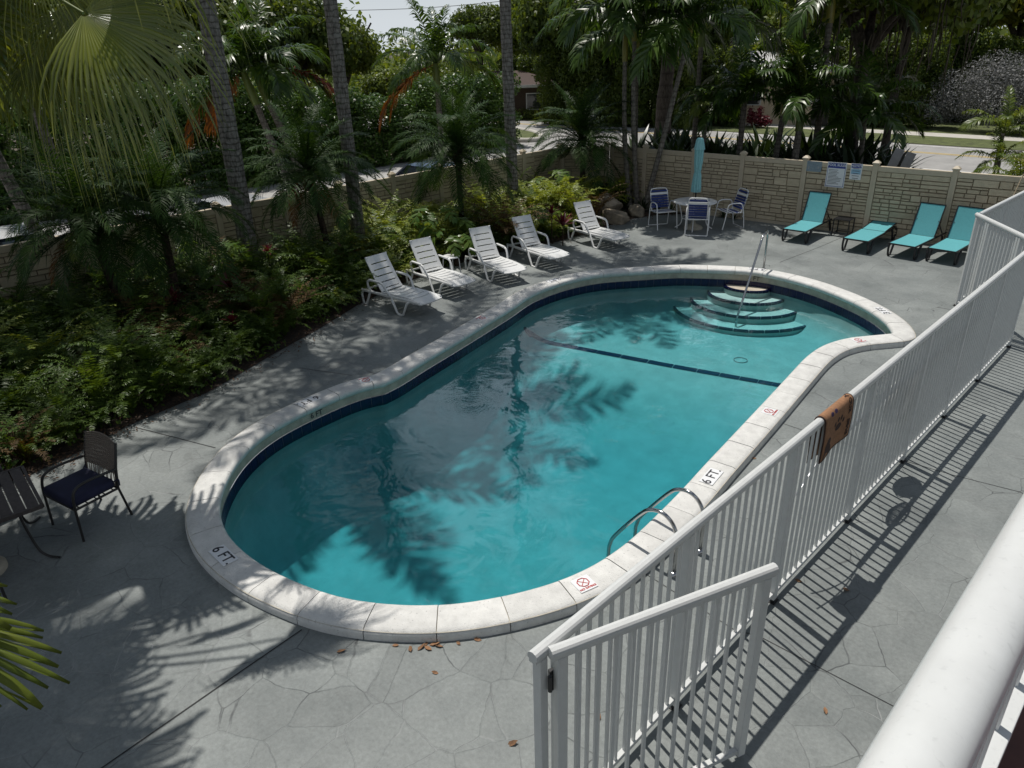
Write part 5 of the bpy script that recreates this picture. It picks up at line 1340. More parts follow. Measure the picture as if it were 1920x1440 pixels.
palm((-15.2, 18.55, 0), (-15.35, 18.62, 2.05), .09, .08, 'date', PYG, 'pyg', 'bushy date palm in the far corner with bright green young fronds', seed=25, scale=1.45, extra=[('up', 1.2, 'palmlight', 1.15, None), ('up', 3.0, 'palmlight', 1.0, None), ('high', 4.5, 'palmlight', 1.0, None), ('high', 0.2, 'palmlight', 1.0, None)], **pg)
ADO = [('up', 2), ('high', 5), ('mid', 6), ('low', 4)]
ad = dict(bark='slimbark', name='palm_tree', cat='palm tree')
palm((-14.0, 19.45, 0), (-14.58, 19.69, 4.30), .085, .065, 'feather', ADO, 'palm', 'slim leaning palm, left trunk of the clump beside the round table', shaft='shaftyellow', seed=31, scale=1.15, group='clump of three slim palms by the table', bow=.1, **ad)
palm((-13.75, 19.5, 0), (-14.35, 19.82, 4.85), .085, .065, 'feather', ADO, 'palm', 'slim palm, middle trunk of the clump beside the round table', shaft='shaftyellow', seed=32, scale=1.2, group='clump of three slim palms by the table', bow=.08, **ad)
palm((-13.45, 19.45, 0), (-12.75, 20.1, 4.55), .085, .065, 'feather', ADO, 'palm', 'slim palm leaning right over the closed umbrella', shaft='shaftyellow', seed=33, scale=1.15, group='clump of three slim palms by the table', bow=-.12, **ad)

# palms behind the fences
palm((-23.4, 12.9, 0), (-24.02, 12.33, 3.30), .14, .10, 'feather', ADO, 'palm', 'leaning palm with green crownshaft and an orange hanging frond beside the parking lot', shaft='shaft', seed=41, scale=1.1, extra=[('hang', R(215), 'dead', 1.25, 'orange hanging frond'), ('hang', R(190), 'dead', 1.1, 'orange hanging frond')], group='pair of leaning palms beside the parking lot', shaft_len=1.05, **ad)
palm((-23.2, 13.5, 0), (-24.2, 12.9, 3.25), .14, .10, 'feather', ADO, 'palm', 'leaning palm with a dark red dead frond beside the parking lot', shaft='shaft', seed=42, scale=1.15, extra=[('low', R(48), 'deadred', 1.2, 'dark red dead frond')], group='pair of leaning palms beside the parking lot', shaft_len=1.05, **ad)
palm((-23.0, 19.3, 0), (-23.0, 19.26, 3.3), .13, .10, 'feather', [('up', 3), ('high', 5), ('mid', 6), ('low', 4)], 'palm', 'broad palm with pale crownshaft and an orange frond in front of the tall hedge', shaft='shaft', seed=43, scale=1.02, extra=[('hang', R(225), 'dead', 1.25, 'orange hanging frond'), ('hang', R(240), 'dead', 1.05, 'orange hanging frond'), ('low', R(40), 'palmlight', 1.0, None)], shaft_len=1.0, **ad)
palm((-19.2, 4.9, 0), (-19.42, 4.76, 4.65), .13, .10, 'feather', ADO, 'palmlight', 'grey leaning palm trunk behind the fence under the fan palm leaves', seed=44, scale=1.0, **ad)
palm((-18.95, 4.25, 0), (-20.1, 2.3, 11.5), .14, .11, 'tall', TALL, 'palm', 'grey palm trunk leaning out of the left edge behind the fence', seed=45, scale=1.0, **ad)
palm((-18.7, 2.3, 0), (-18.6, 2.4, 13.2), .18, .14, 'tall', TALL, 'palm', 'tall palm beyond the left edge behind the fence', seed=16, scale=1.2)
palm((-10.9, 24.2, 0), (-11.07, 24.63, 2.0), .15, .10, 'feather', [('up', 3), ('high', 5), ('mid', 5), ('low', 2)], 'palm', 'bushy green palm with bright young fronds behind the stone pattern fence', shaft='shaft', seed=51, scale=1.05, extra=[('up', 2.0, 'palmlight', .9, None), ('up', 4.2, 'palmlight', .95, None)], group='palms between the stone fence and the road', **ad)
palm((-12.9, 24.2, 0), (-12.93, 24.27, 2.9), .11, .09, 'feather', ADO, 'palm', 'straight palm with a thick pale trunk behind the stone pattern fence', seed=52, scale=0.95, group='palms between the stone fence and the road', **ad)
palm((-11.95, 24.9, 0), (-12.0, 25.3, 2.4), .11, .09, 'feather', ADO, 'palm', 'palm with a yellow crownshaft left of the bushy green palm', shaft='shaftyellow', seed=53, scale=1.0, group='palms between the stone fence and the road', **ad)
palm((-11.0, 26.1, 0), (-11.23, 26.2, 5.2), .12, .10, 'feather', ADO, 'palm', 'tall palm whose crown hangs from the top edge above the bushy green palm', shaft='shaftyellow', seed=54, scale=1.2, group='palms between the stone fence and the road', **ad)
palm((-13.8, 23.2, 0), (-13.73, 23.25, 2.7), .07, .06, 'feather', [('up', 1), ('high', 2), ('mid', 4), ('low', 2)], 'palm', 'small palm with one sunlit pale frond behind the umbrella', seed=55, scale=.55, extra=[('mid', R(-70), 'palmlight', .6, 'sunlit pale frond'), ('low', R(-95), 'palmlight', .55, 'sunlit pale frond')], group='palms between the stone fence and the road', **ad)  # paler leaf colour paints the sunlight on the two extra fronds
palm((-14.6, 24.0, 0), (-14.6, 24.0, 4.6), .1, .08, 'feather', ADO, 'palm', 'dark palm behind the closed umbrella', shaft='shaft', seed=56, scale=1.25, group='palms between the stone fence and the road', **ad)
palm((-9.6, 26.6, 0), (-9.75, 26.6, 2.3), .09, .08, 'feather', ADO, 'palm', 'dark palm right of the bushy green palm', seed=57, scale=1.0, group='palms between the stone fence and the road', **ad)
palm((-18.2, 25.5, 0), (-18.3, 25.4, 4.4), .12, .1, 'feather', ADO, 'palm', 'dark palm left of the slim clump, over the road', shaft='shaftyellow', seed=58, scale=1.3, **ad)
sm = dict(bark='slimbark', name='palm_tree', cat='palm tree', group='young yellow green palms at the right edge')
palm((-4.95, 23.3, 0), (-4.99, 23.48, 2.40), .05, .045, 'feather', [('up', 2), ('high', 3), ('mid', 3), ('low', 1)], 'palmlight', 'upper young yellow green palm behind the right end of the stone fence', seed=61, scale=.52, **sm)
palm((-4.75, 22.9, 0), (-4.82, 23.0, 1.75), .05, .045, 'feather', [('high', 3), ('mid', 4), ('low', 2)], 'palmlight', 'lower young yellow green palm behind the right end of the stone fence', seed=62, scale=.4, **sm)
palm((-4.0, 21.6, 0), (-4.0, 21.6, 1.5), .05, .045, 'feather', [('up', 1), ('high', 3), ('mid', 4), ('low', 2)], 'palmlight', 'young palm cut off by the right edge above the stone fence', seed=63, scale=.5, **sm)

# ------------------------------------------------------------------ fan palm whose leaves hang into the top left corner
fp = empty('fan_palm', (-9.3, .2, 0), 0, 'big fan palm with drooping pleated leaves filling the top left corner', 'fan palm')
ft = Vector((.55, .9, 6.0))
MB().tube(smooth_path([(0, 0, -.2), (0, .1, 2), (.2, .5, 4.2), tuple(ft)], 8), [.2]*12+[.17]*13, 14).build('trunk', M['palmbark'], fp)
_fan_i = [0]
def fan_leaf(hub, az, pitch, roll=0.0, sc=1.0, spread=110, droop=.8, split=.42, thin=.5):
    """hub in world space; the blade points along az, pitch below the level"""
    h = Vector(hub)-Vector(fp.location); mid = (ft+h)/2+Vector((0, 0, .22)); _fan_i[0] += 1
    mb = MB(); mb.tube(smooth_path([ft, mid, h], 6), [.022]*5+[.018]*4+[.014]*4, 6); pe = mb.build('petiole', M['shaft'], fp)
    V, Q, T = fan_arrays(Euler((roll, pitch, az)).to_matrix(), 1.42*sc, seed=_fan_i[0], spread=spread, droop=droop, split=split, thin=thin)
    place('leaf_blade', mesh_np('leaf_blade', V, [Q, T], M['fan']), pe, h)
fan_leaf((-7.22, 2.32, 5.30), R(46), R(30), R(46), .95, 88, .75, .40, .55)
fan_leaf((-8.25, 2.55, 5.40), R(48), R(50), R(40), .95, 95, 1.0, .34, .42)
fan_leaf((-8.75, 2.45, 5.15), R(52), R(58), R(34), .95, 95, 1.1, .34, .42)
fan_leaf((-8.05, 3.25, 5.85), R(48), R(18), R(36), .95, 95, .8, .36, .48)
fan_leaf((-8.9, 2.95, 5.6), R(66), R(42), R(34), .95, 100, 1.1, .34, .42)
fan_leaf((-7.95, 2.25, 5.75), R(40), R(44), R(48), .85, 75, 1.1, .3, .38)
fan_leaf((-8.5, 2.2, 4.95), R(44), R(66), R(30), .8, 80, 1.2, .3, .38)
fan_leaf((-7.5, 2.75, 6.15), R(44), R(6), R(40), .95, 95, .7, .4, .5)
g = random.Random(3)
for k in range(16):
    az = R(112)+k*R(232)/16+g.uniform(-.1, .1); el = g.choice([-.1, .3, .6, .9]); d = 1.5
    hub = Vector(fp.location)+ft+Vector((math.cos(az)*math.cos(el-.3), math.sin(az)*math.cos(el-.3), math.sin(.55-el)*.9))*d
    fan_leaf(hub, az, el, g.uniform(-.2, .2), .95, 140, .8, .6, .7)
fan_leaf((-7.75, .75, 6.9), R(-5), R(8), R(10), .95, 130, .7, .62, .8)
fan_leaf((-8.5, .85, 6.6), R(-25), R(6), R(0), .95, 130, .7, .62, .8)
fan_leaf((-9.3, 1.3, 6.5), R(-60), R(10), R(0), .95, 130, .7, .62, .8)
fan_leaf((-7.3, -.1, 6.7), R(-20), R(16), R(0), .95, 130, .7, .62, .8)
fan_leaf((-8.2, -.9, 6.9), R(-70), R(10), R(0), .95, 130, .7, .62, .8)
fan_leaf((-8.3, .0, 7.2), R(-50), R(0), R(0), .95, 130, .7, .62, .8)

# broad torn leaves at the lower left
bn = empty('young_palm', (-3.6, -1.5, 0), 0, 'yellow green pleated palm leaves poking in at the lower left', 'palm')
MB().tube(smooth_path([(0, 0, -.1), (0, .05, .8), (.02, .08, 1.7)], 6), [.10]*6+[.07]*7, 12).build('stem', M['palmbark'], bn)
def pleat_leaf(p0, p1, n_, spread, roll, seed, droop=.35, split=.74):
    a, b = Vector(p0), Vector(p1); d = b-a; o0 = Vector(bn.location); s0 = Vector((.02, .08, 1.65)); h = a-o0
    mb = MB(); mb.tube(smooth_path([s0, (s0+h)/2+Vector((0, 0, .12)), h], 6), [.016]*5+[.013]*4+[.010]*4, 6); pe = mb.build('petiole', M['shaft'], bn)
    V, Q, T = fan_arrays(Euler((roll, math.asin(-d.z/d.length), math.atan2(d.y, d.x))).to_matrix(), d.length*1.02, n=n_, seed=seed, spread=spread, cup=.12, droop=droop, split=split, thin=.75)
    place('leaf_blade', mesh_np('leaf_blade', V, [Q, T], M['banana']), pe, h)
pleat_leaf(G(-245, 1135, 2.75), G(-8, 1243, 2.46), 11, 20, R(16), 1, .18, .93)
pleat_leaf(G(-270, 1075, 2.9), G(-62, 1142, 2.75), 9, 17, R(16), 2, .18, .93)
for k in range(4):
    az = R(150+50*k); p = Vector((-3.6, -1.5, 2.5)); q = Vector((math.cos(az), math.sin(az), .0)); pleat_leaf(p+q*.5, p+q*1.05+Vector((0, 0, -.2)), 16, 60, 0, 5+k)

# ------------------------------------------------------------------ fern bed
FERN = [fern_arrays(100+k, nf=17+k % 3*3, L=.80+.10*(k % 3)) for k in range(5)]
g = random.Random(77)
def bed_points(n_, dmin, margin, x0=-16.05, y0=-1.0, y1=19.6):
    pts = []
    tries = 0
    while len(pts) < n_ and tries < n_*60:
        tries += 1; p = (g.uniform(x0, -10.3), g.uniform(y0, y1))
        if not inside(p, BED): continue
        if min((Vector(p)-(BEDP[i]+(BEDP[i+1]-BEDP[i])*max(0, min(1, (Vector(p)-BEDP[i]).dot(BEDP[i+1]-BEDP[i])/(BEDP[i+1]-BEDP[i]).length_squared)))).length for i in range(1, 19)) < margin: continue
        if any((p[0]-q[0])**2+(p[1]-q[1])**2 < dmin*dmin for q in pts): continue
        pts.append(p)
    return pts
ROCKS = [(-13.15, 17.55), (-13.85, 18.0), (-13.1, 18.55), (-14.9, 17.8)]
def clear(p, r=.55): return all((p[0]-q[0])**2+(p[1]-q[1])**2 > r*r for q in ROCKS+[(-13.4, 19.2), (-13.8, 19.3)]) and not (p[0] > -14.2 and p[1] > 17.0)
pts = [p for p in bed_points(360, .33, .30) if clear(p)]
M['deadfern'] = leafmat('dead_fern', (0.05, 0.03, 0.012), (0.14, 0.085, 0.03), rough=0.7, trans=0.2)
VV, QQ, TT = [], [], []; o_ = 0; V2, Q2, T2 = [], [], []; o2 = 0; V3, Q3, T3 = [], [], []; o3 = 0
for p in pts:
    V, Q, T = FERN[g.randrange(5)]; a = g.uniform(0, 6.28); s = g.choice((.7, .9, 1.05, 1.2, 1.55))*g.uniform(.9, 1.1)*(1.15 if p[0] < -13.3 else .95); c, n_ = math.cos(a), math.sin(a)
    W = (V*s) @ np.array([[c, n_, 0], [-n_, c, 0], [0, 0, 1]])+np.array([p[0], p[1], (g.uniform(.1, .5) if back and g.random() < .6 else .0)+max(0, g.gauss(.06, .10))])
    back = p[0] < -13.9 and p[1] > 8.6
    if back: s = g.uniform(1.35, 1.9)
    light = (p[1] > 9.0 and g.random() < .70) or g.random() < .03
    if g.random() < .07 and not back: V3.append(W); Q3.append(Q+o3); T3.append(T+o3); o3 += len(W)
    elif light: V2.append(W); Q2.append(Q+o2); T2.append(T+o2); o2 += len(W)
    else: VV.append(W); QQ.append(Q+o_); TT.append(T+o_); o_ += len(W)
for (a, b, c, mt, lab) in ((VV, QQ, TT, 'fern', 'dense dark green ferns filling the bed along the fence'), (V2, Q2, T2, 'fernlight', 'ferns coloured bright as if sunlit filling the bed behind the white loungers'), (V3, Q3, T3, 'deadfern', 'withered brown ferns scattered through the bed')):
    o = place('ferns', mesh_np('ferns', np.concatenate(a), [np.concatenate(b), np.concatenate(c)], M[mt])); o['kind'] = 'stuff'; o['label'] = lab
# low leafy ground cover between the ferns
V, Q = [], []; o_ = 0
rg = np.random.default_rng(8)
for p in bed_points(460, .2, .12):
    if not clear(p, .4): continue
    a, b = leaf_cloud(46, .085, [(p[0], p[1], .16, .26, .26, .20)], seed=int(abs(p[0]*1000+p[1]*77)), shell=.3); V.append(a); Q.append(b+o_); o_ += len(a)
o = place('ground_cover', mesh_np('ground_cover', np.concatenate(V), [np.concatenate(Q)], M['fern'])); o['kind'] = 'stuff'; o['label'] = 'low leafy ground cover under the ferns'
# ferns along the front edge, one by one
fm = {}
def fern(loc, k, sc, mt='fern', lab=None):
    key = (k, mt)
    if key not in fm: V, Q, T = FERN[k]; fm[key] = mesh_np('fern', V, [Q, T], M[mt])
    o = place('fern', fm[key], None, loc, (0, 0, random.uniform(0, 6)), sc)
    tag(o, lab or 'arching green fern at the front edge of the bed', 'fern', 'ferns along the front edge of the bed'); return o
for i in range(4, 15):
    a, b = BEDP[i], BEDP[i+1]; L = (b-a).length; nn = Vector((-(b-a).y, (b-a).x)).normalized()
    for k in range(int(L/.5)+1):
        p = a.lerp(b, (k+.5)/(int(L/.5)+1))+nn*random.uniform(.30, .5); fern((p.x, p.y, .0), random.randrange(5), random.uniform(.75, 1.05), 'fern')
# split-leaf philodendrons
def philodendron(loc, n_, h, seed, label):
    g = random.Random(seed); root = empty('philodendron', loc, g.uniform(0, 6), label, 'plant', 'split leaf plants in the fern bed')
    MB().tube(smooth_path([(0, 0, -.1), (.05, .02, .25), (.02, .05, h*.45)], 5), [.06]*6+[.045]*5, 8).build('stem', M['pygbark'], root)
    kv = [('philo', v) for v in range(3)]
    for k in range(n_):
        az = k*2.4+g.uniform(-.3, .3); el = g.uniform(.35, 1.15); l = h*g.uniform(.45, .75)
        a = Vector((.02, .05, h*.45)); b = a+Vector((math.cos(az)*math.cos(el), math.sin(az)*math.cos(el), math.sin(el)))*l
        mb = MB(); mb.tube(smooth_path([a, a.lerp(b, .5)+Vector((0, 0, .05)), b], 4), .010, 5); pe = mb.build('petiole', M['palmlight'], root)
        me = frond_mesh(('philo', k % 3), M['philo'], L=.5, phi0=-8, bend=42, nl=9, ll=.27, lw=.075, t0=.04, a0=96, a1=22, vee=8, droop=.35, rw=.008, seed=k % 3+3, tipmin=.5)
        place('leaf_blade', me, pe, b, (g.uniform(-.2, .2), g.uniform(-.1, .4), az), g.uniform(.8, 1.25))
for a in [((-14.55, 11.85, .1), 11, 1.25, 1, 'tall split leaf philodendron left of the spreading date palm'),
          ((-15.5, 10.6, .1), 8, 1.35, 2, 'split leaf philodendron against the fence between two tall trunks'),
          ((-13.35, 11.4, 0), 10, 1.0, 3, 'split leaf philodendron behind the round stool'),
          ((-14.95, 6.0, .1), 8, 1.2, 4, 'sunlit split leaf philodendron left of the thick ringed trunk'),
          ((-15.4, 17.1, .1), 9, 1.3, 5, 'tall leafy plant against the fence near the far corner'),
          ((-13.75, 14.9, 0), 8, .8, 6, 'split leaf plant among the bright ferns by the sunlit lounger')]: philodendron(*a)
# red cordylines
CR = [blade_rosette(20, .42, .075, seed=s, e0=80, e1=5, bend=35) for s in range(2)]
cm_ = [mesh_np('leaves', V, [Q], M['cordy']) for V, Q in CR]
def cordyline(loc, h, s, label):
    root = empty('cordyline', loc, random.uniform(0, 6), label, 'plant', 'red leaved cordylines')
    MB().tube([(0, 0, -.05), (.02, 0, h)], [.018, .012], 6).build('stem', M['pygbark'], root); place('leaves', cm_[random.randrange(2)], root, (.02, 0, h), (0, 0, 0), s)
for a in [(tuple(AT(650, 470, 17.0).xy)+(0,), .62, .95, 'red cordyline left of the white loungers'), (tuple(AT(1055, 440, 19.2).xy)+(0,), .55, 1.0, 'red cordyline between the fourth lounger and the sunlit one'),
          (tuple(AT(1035, 420, 19.4).xy)+(0,), .8, .7, 'small red cordyline above the one by the fourth lounger'), (tuple(AT(432, 530, 14.6).xy)+(0,), .85, .8, 'dull red cordyline below the thick ringed trunk'),
          (tuple(AT(495, 430, 16.3).xy)+(0,), 1.0, .6, 'small red cordyline against the fence right of the thick trunk'), (tuple(AT(322, 540, 14.3).xy)+(0,), .8, .75, 'dull red cordyline between two dark date palms'),
          (tuple(AT(436, 595, 13.5).xy)+(0,), .5, .55, 'small dark red cordyline deep in the ferns')]: cordyline(*a)
# strap-leaved plants in the dark corner and along the outside of the right-hand fence
BR = [blade_rosette(26, .75, .075, seed=s, e0=82, e1=12, bend=50) for s in range(3)]
bm_ = [mesh_np('strap_plant', V, [Q], M['darkblade']) for V, Q in BR]
def strap_plant(loc, s, label, group): 
    o = place('strap_plant', bm_[random.randrange(3)], None, loc, (0, 0, random.uniform(0, 6)), s); tag(o, label, 'plant', group)
for x, y, s in ((-14.3, 18.9, 1.2), (-14.7, 19.2, 1.3), (-13.4, 19.35, .7), (-13.0, 19.5, .6), (-12.5, 19.55, .5), (-14.1, 19.3, 1.0), (-10.95, 19.95, .35), (-10.6, 19.95, .4)): strap_plant((x, y, 0), s, 'dark strap leaved plant at the foot of the stone pattern fence in the corner', 'strap leaved plants in the corner')
g = random.Random(9)
for k in range(150):
    px_ = g.uniform(1235, 1690) if k > 25 else g.uniform(1180, 1300); p = AT(px_, 300, g.uniform(27.0, 31.6) if px_ > 1300 else g.uniform(28, 33))
    if p.y > 28.7: continue
    strap_plant((p.x, p.y, -.03), g.uniform(1.3, 2.3) if k % 3 else g.uniform(2.0, 2.9), 'dark spiky plant in the bed between the stone fence and the road', 'dark spiky plants in the bed by the road')
sheet('roadside_bed', [(-20, 20.9), (-6.6, 20.9), (-6.9, 26), (-9, 28.6), (-19, 28.6)], -.014, M['soil'])

# ------------------------------------------------------------------ trees and hedges beyond the fences
def crown_blobs(seed, n_=16, flat=.75):
    g = np.random.default_rng(seed); B = []
    for k in range(n_):
        d = nrm(g.normal(size=3)); d[2] = abs(d[2])*.9-.35; r = g.uniform(.28, .44)
        c = d*np.array([.66, .66, .55])*g.uniform(.6, 1.05); B.append((c[0], c[1], c[2]*flat, r, r, r*.8))
    return B
CRW = {}
def crown_proto(k, mat):
    key = (k, mat)
    if key not in CRW:
        V, Q = leaf_cloud(17000, .072, crown_blobs(50+k, 15+3*k), seed=60+k, shell=.45, aspect=.55); CRW[key] = mesh_np('crown', V, [Q], M[mat])
    return CRW[key]
def tree(loc, H, rad, rz_, proto, mat, label, trunk=.28, cz=None, seed=0, group=None, name='tree', cat='tree', hang=0):
    """H = top of the crown, rad = horizontal radius, rz_ = vertical radius"""
    g = random.Random(seed+17); loc = Vector((loc[0], loc[1], -.02)); root = empty(name, loc, g.uniform(0, 6.28), label, cat, group)
    cz = H-rz_ if cz is None else cz
    mb = MB(); fork = max(.8, cz-rz_*.55)
    mb.tube(smooth_path([(0, 0, -.2), (.05, 0, fork*.5), (.0, .08, fork)], 5), [trunk*1.25]*3+[trunk]*4+[trunk*.85]*4, 12)
    for k in range(6):
        a = k*1.05+g.uniform(-.3, .3); q = rad*g.uniform(.45, .75)
        e = Vector((math.cos(a)*q, math.sin(a)*q, cz+rz_*g.uniform(-.2, .5)))
        mb.tube(smooth_path([(0, .08, fork-.25), e*.45+Vector((0, 0, fork*.62)), e], 5), [trunk*.6]*3+[trunk*.4]*4+[trunk*.16]*4, 8)
    mb.build('trunk', M['bark'], root)
    place('crown', crown_proto(proto, mat), root, (0, 0, cz), (0, 0, g.uniform(0, 6)), (rad, rad, rz_*1.15))
    if hang:
        mb = MB()
        for k in range(hang):
            a = g.uniform(0, 6.28); q = rad*math.sqrt(g.random())*.8; p = Vector((math.cos(a)*q, math.sin(a)*q, cz-rz_*g.uniform(.1, .6))); l = g.uniform(.8, 2.2)
            mb.tube([p, p+Vector((g.uniform(-.1, .1), g.uniform(-.1, .1), -l*.5)), p+Vector((g.uniform(-.15, .15), g.uniform(-.15, .15), -l))], [.03, .02, .008], 4)
        ar = mb.build('aerial_roots', M['moss'], root); ar['kind'] = 'stuff'
    return root
def tpx(px, d): p = AT(px, 200, d); return (p.x, p.y)
gL = 'trees behind the tall hedge by the parking lot'
for i, (px, d, H, r, rv, pr, mt, lab) in enumerate([
    (650, 43, 7.6, 2.5, 2.9, 0, 'tree2', 'round green tree against the pale sky behind the left hedge'),
    (560, 42, 9.5, 3.6, 4.0, 1, 'tree1', 'dark tree behind the hedge between the two left tall trunks'),
    (440, 41, 10.5, 4.0, 4.6, 2, 'tree1', 'dark tree behind the twin leaning palms'),
    (310, 40, 10.5, 4.2, 4.8, 0, 'tree1', 'dark tree behind the fan palm leaves'),
    (170, 39, 10.5, 4.2, 4.8, 1, 'tree1', 'dark tree behind the grey leaning palm trunk'),
    (30, 38, 10.5, 4.2, 4.8, 2, 'tree1', 'dark tree at the far left edge'),
    (-120, 38, 10.5, 4.2, 4.8, 0, 'tree1', 'dark tree beyond the far left edge')]): tree(tpx(px, d), H, r, rv, pr, mt, lab, seed=i, group=gL)
gM = 'garden trees beyond the road'
for i, (px, d, H, r, rv, pr, mt, lab) in enumerate([
    (735, 47, 5.0, 2.4, 2.3, 1, 'tree2', 'low green tree left of the broad palm'),
    (800, 50, 5.4, 2.6, 2.5, 2, 'tree2', 'green tree straight behind the broad palm'),
    (868, 49, 4.9, 2.3, 2.3, 0, 'tree2', 'green tree between the broad palm and the white roof edge'),
    (905, 60, 9.0, 3.0, 3.0, 1, 'tree1', 'thin tree with sky showing through left of the straight grey trunk'),
    (1000, 62, 11, 4.4, 5.0, 2, 'tree2', 'dark tree right of the straight grey trunk'),
    (1075, 51, 11, 3.8, 5.0, 0, 'tree1', 'tall dark tree behind the corner date palm'),
    (1160, 50, 12, 4.2, 5.6, 1, 'tree1', 'tall dark tree behind the slim palm clump'),
    (1255, 51, 12, 4.2, 5.6, 2, 'tree1', 'tall dark tree behind the leaning slim palm'),
    (1340, 55, 12, 4.2, 5.4, 0, 'tree2', 'tall green tree above the cream house'),
    (1440, 60, 12, 4.6, 5.0, 1, 'tree1', 'tall dark tree behind the cream house'),
    (1530, 53, 11, 4.0, 5.2, 2, 'tree2', 'tall green tree right of the cream house'),
    (1690, 54, 12, 4.6, 5.4, 0, 'tree2', 'green tree behind the big spreading tree'),
    (1760, 57, 11.5, 4.2, 4.6, 1, 'tree3', 'yellow green tree above the silver bush'),
    (1880, 57, 11.5, 4.8, 4.6, 2, 'tree3', 'yellow green tree at the upper right corner'),
    (2010, 55, 11, 4.4, 4.6, 0, 'tree3', 'yellow green tree beyond the right edge')]): tree(tpx(px, d), H, r, rv, pr, mt, lab, seed=20+i, group=gM)
big = tree((-11.0, 28.9), 11.5, 4.3, 4.6, 1, 'tree2', 'big spreading tree on the near side of the road with hanging roots', trunk=.27, seed=50, cz=6.9, hang=70)
tree((-20.3, 30.6), 11.0, 3.2, 4.4, 2, 'tree1', 'thick dark trunk with a dense crown beside the slim palm clump', trunk=.36, seed=51, cz=6.6)
tree((-10.2, 30.4), 10.0, 3.0, 3.4, 0, 'tree1', 'slender tree leaning beside the big spreading tree', trunk=.14, seed=52, cz=6.8, hang=30)
# tall clipped hedge along the parking lot
HB = [(x*.92-2.3+.2*math.sin(k*3), .35*math.cos(k*2.3), z, .78, .85, .75) for k, (x, z) in enumerate([(x, z) for x in range(6) for z in (.55, 1.5, 2.5, 3.35)])]
V, Q = leaf_cloud(26000, .15, HB, seed=5, shell=.45, aspect=.55); hme = mesh_np('foliage', V, [Q], M['hedge'])
stm = MB()
for k in range(9): stm.tube([(-2.2+.55*k, .1*math.sin(k*2), -.1), (-2.15+.55*k, .15*math.cos(k), 1.6), (-2.3+.57*k, .1, 2.6)], [.05, .04, .02], 6)
stme = stm.mesh('stems', M['bark'])
for k in range(9):
    y = -12+4.75*k; hx_ = -29.3+.02*y
    r_ = empty('hedge', (hx_, y, -.03), R(90)+(math.pi if k % 2 else 0), 'section of the tall dense dark green hedge along the parking lot', 'hedge', 'tall hedge along the parking lot')
    place('foliage', hme, r_, (0, 0, 0), (0, 0, 0), (1.05, 1, .93+.1*math.sin(k*1.7)+(.0 if y < 18 else -.12))); place('stems', stme, r_)
# hedges across the road
def clipped_hedge(a, b, h, w_, mat, label, seed, size=.13, group=None):
    a, b = Vector(a), Vector(b); L = (b-a).length; n_ = max(2, int(L/.8)); B = []; g = random.Random(seed)
    for k in range(n_):
        for z in np.arange(.3, h-.1, .55): B.append((-L/2+L*(k+.5)/n_, g.uniform(-.1, .1), z+g.uniform(-.05, .12), L/n_*.8, w_/2, .42))
    me = cloud_mesh('foliage', int(L*h*420), size, B, M[mat], seed=seed, shell=.4, aspect=.55)
    c = (a+b)/2; r_ = empty('hedge', (c.x, c.y, -.02), math.atan2(b.y-a.y, b.x-a.x), label, 'hedge', group); place('foliage', me, r_); return r_
clipped_hedge((-39.5, 38.6), (-25.5, 39.8), .85, 1.0, 'tree2', 'low sunlit hedge along the far edge of the road', 1)
clipped_hedge((-38.6, 44.6), (-31.5, 45.2), 2.0, 1.6, 'hedge', 'dark clipped block hedge behind the low sunlit hedge', 2)
clipped_hedge((-30.5, 45.3), (-20.5, 45.6), 2.1, 1.6, 'tree1', 'dark hedge left of the cream house', 3)
clipped_hedge((-9.8, 45.0), (4, 45.3), 1.9, 1.8, 'tree1', 'dark hedge along the far pavement at the right', 4)
for k, (px_, d_, h_) in enumerate(((985, 58, 1.0), (1075, 49.5, 1.25), (1150, 48.5, 1.3), (1235, 48, 1.25), (1320, 48.5, 1.1), (1375, 51, .8), (1515, 50, 1.0), (1590, 49, 1.15), (1670, 48.5, 1.2), (1750, 52, 1.2), (1850, 53, 1.1))):
    p = tpx(px_, d_); r_ = empty('shrub', (p[0], p[1], -.03), R(8+(k % 2)*180), 'dark shrub of the thicket under the tall trees across the road', 'shrub', 'dark thicket across the road'); place('foliage', hme, r_, (0, 0, 0), (0, 0, 0), (.85, 1.2, h_), M['tree1'])
sb = empty('silver_bush', (*tpx(1868, 46.5), -.02), 0, 'big silvery grey bush at the right across the road', 'bush')
V, Q = leaf_cloud(26000, .095, [(-1.8, 0, 1.5, 1.3, 1.1, 1.2), (-.3, .2, 2.2, 1.5, 1.2, 1.2), (1.3, 0, 2.1, 1.5, 1.2, 1.3), (2.6, 0, 1.6, 1.2, 1.0, 1.2), (.4, -.3, 1.2, 1.9, 1.1, 1.0), (-2.6, 0, .9, .9, .9, .8)], seed=12, shell=.35, aspect=.4); place('foliage', mesh_np('foliage', V, [Q], M['silver']), sb, (0, 0, 0), (0, 0, R(-10)), 1.15)
rb = empty('red_bush', (*tpx(1418, 47), -.03), 0, 'dark red bush in front of the cream house', 'bush')
V, Q = leaf_cloud(900, .16, [(0, 0, .45, .6, .5, .45), (.6, 0, .4, .5, .4, .35), (-.3, 0, .8, .25, .2, .4), (.3, 0, .9, .2, .2, .4)], seed=13, shell=.2); place('foliage', mesh_np('foliage', V, [Q], M['cordy']), rb)
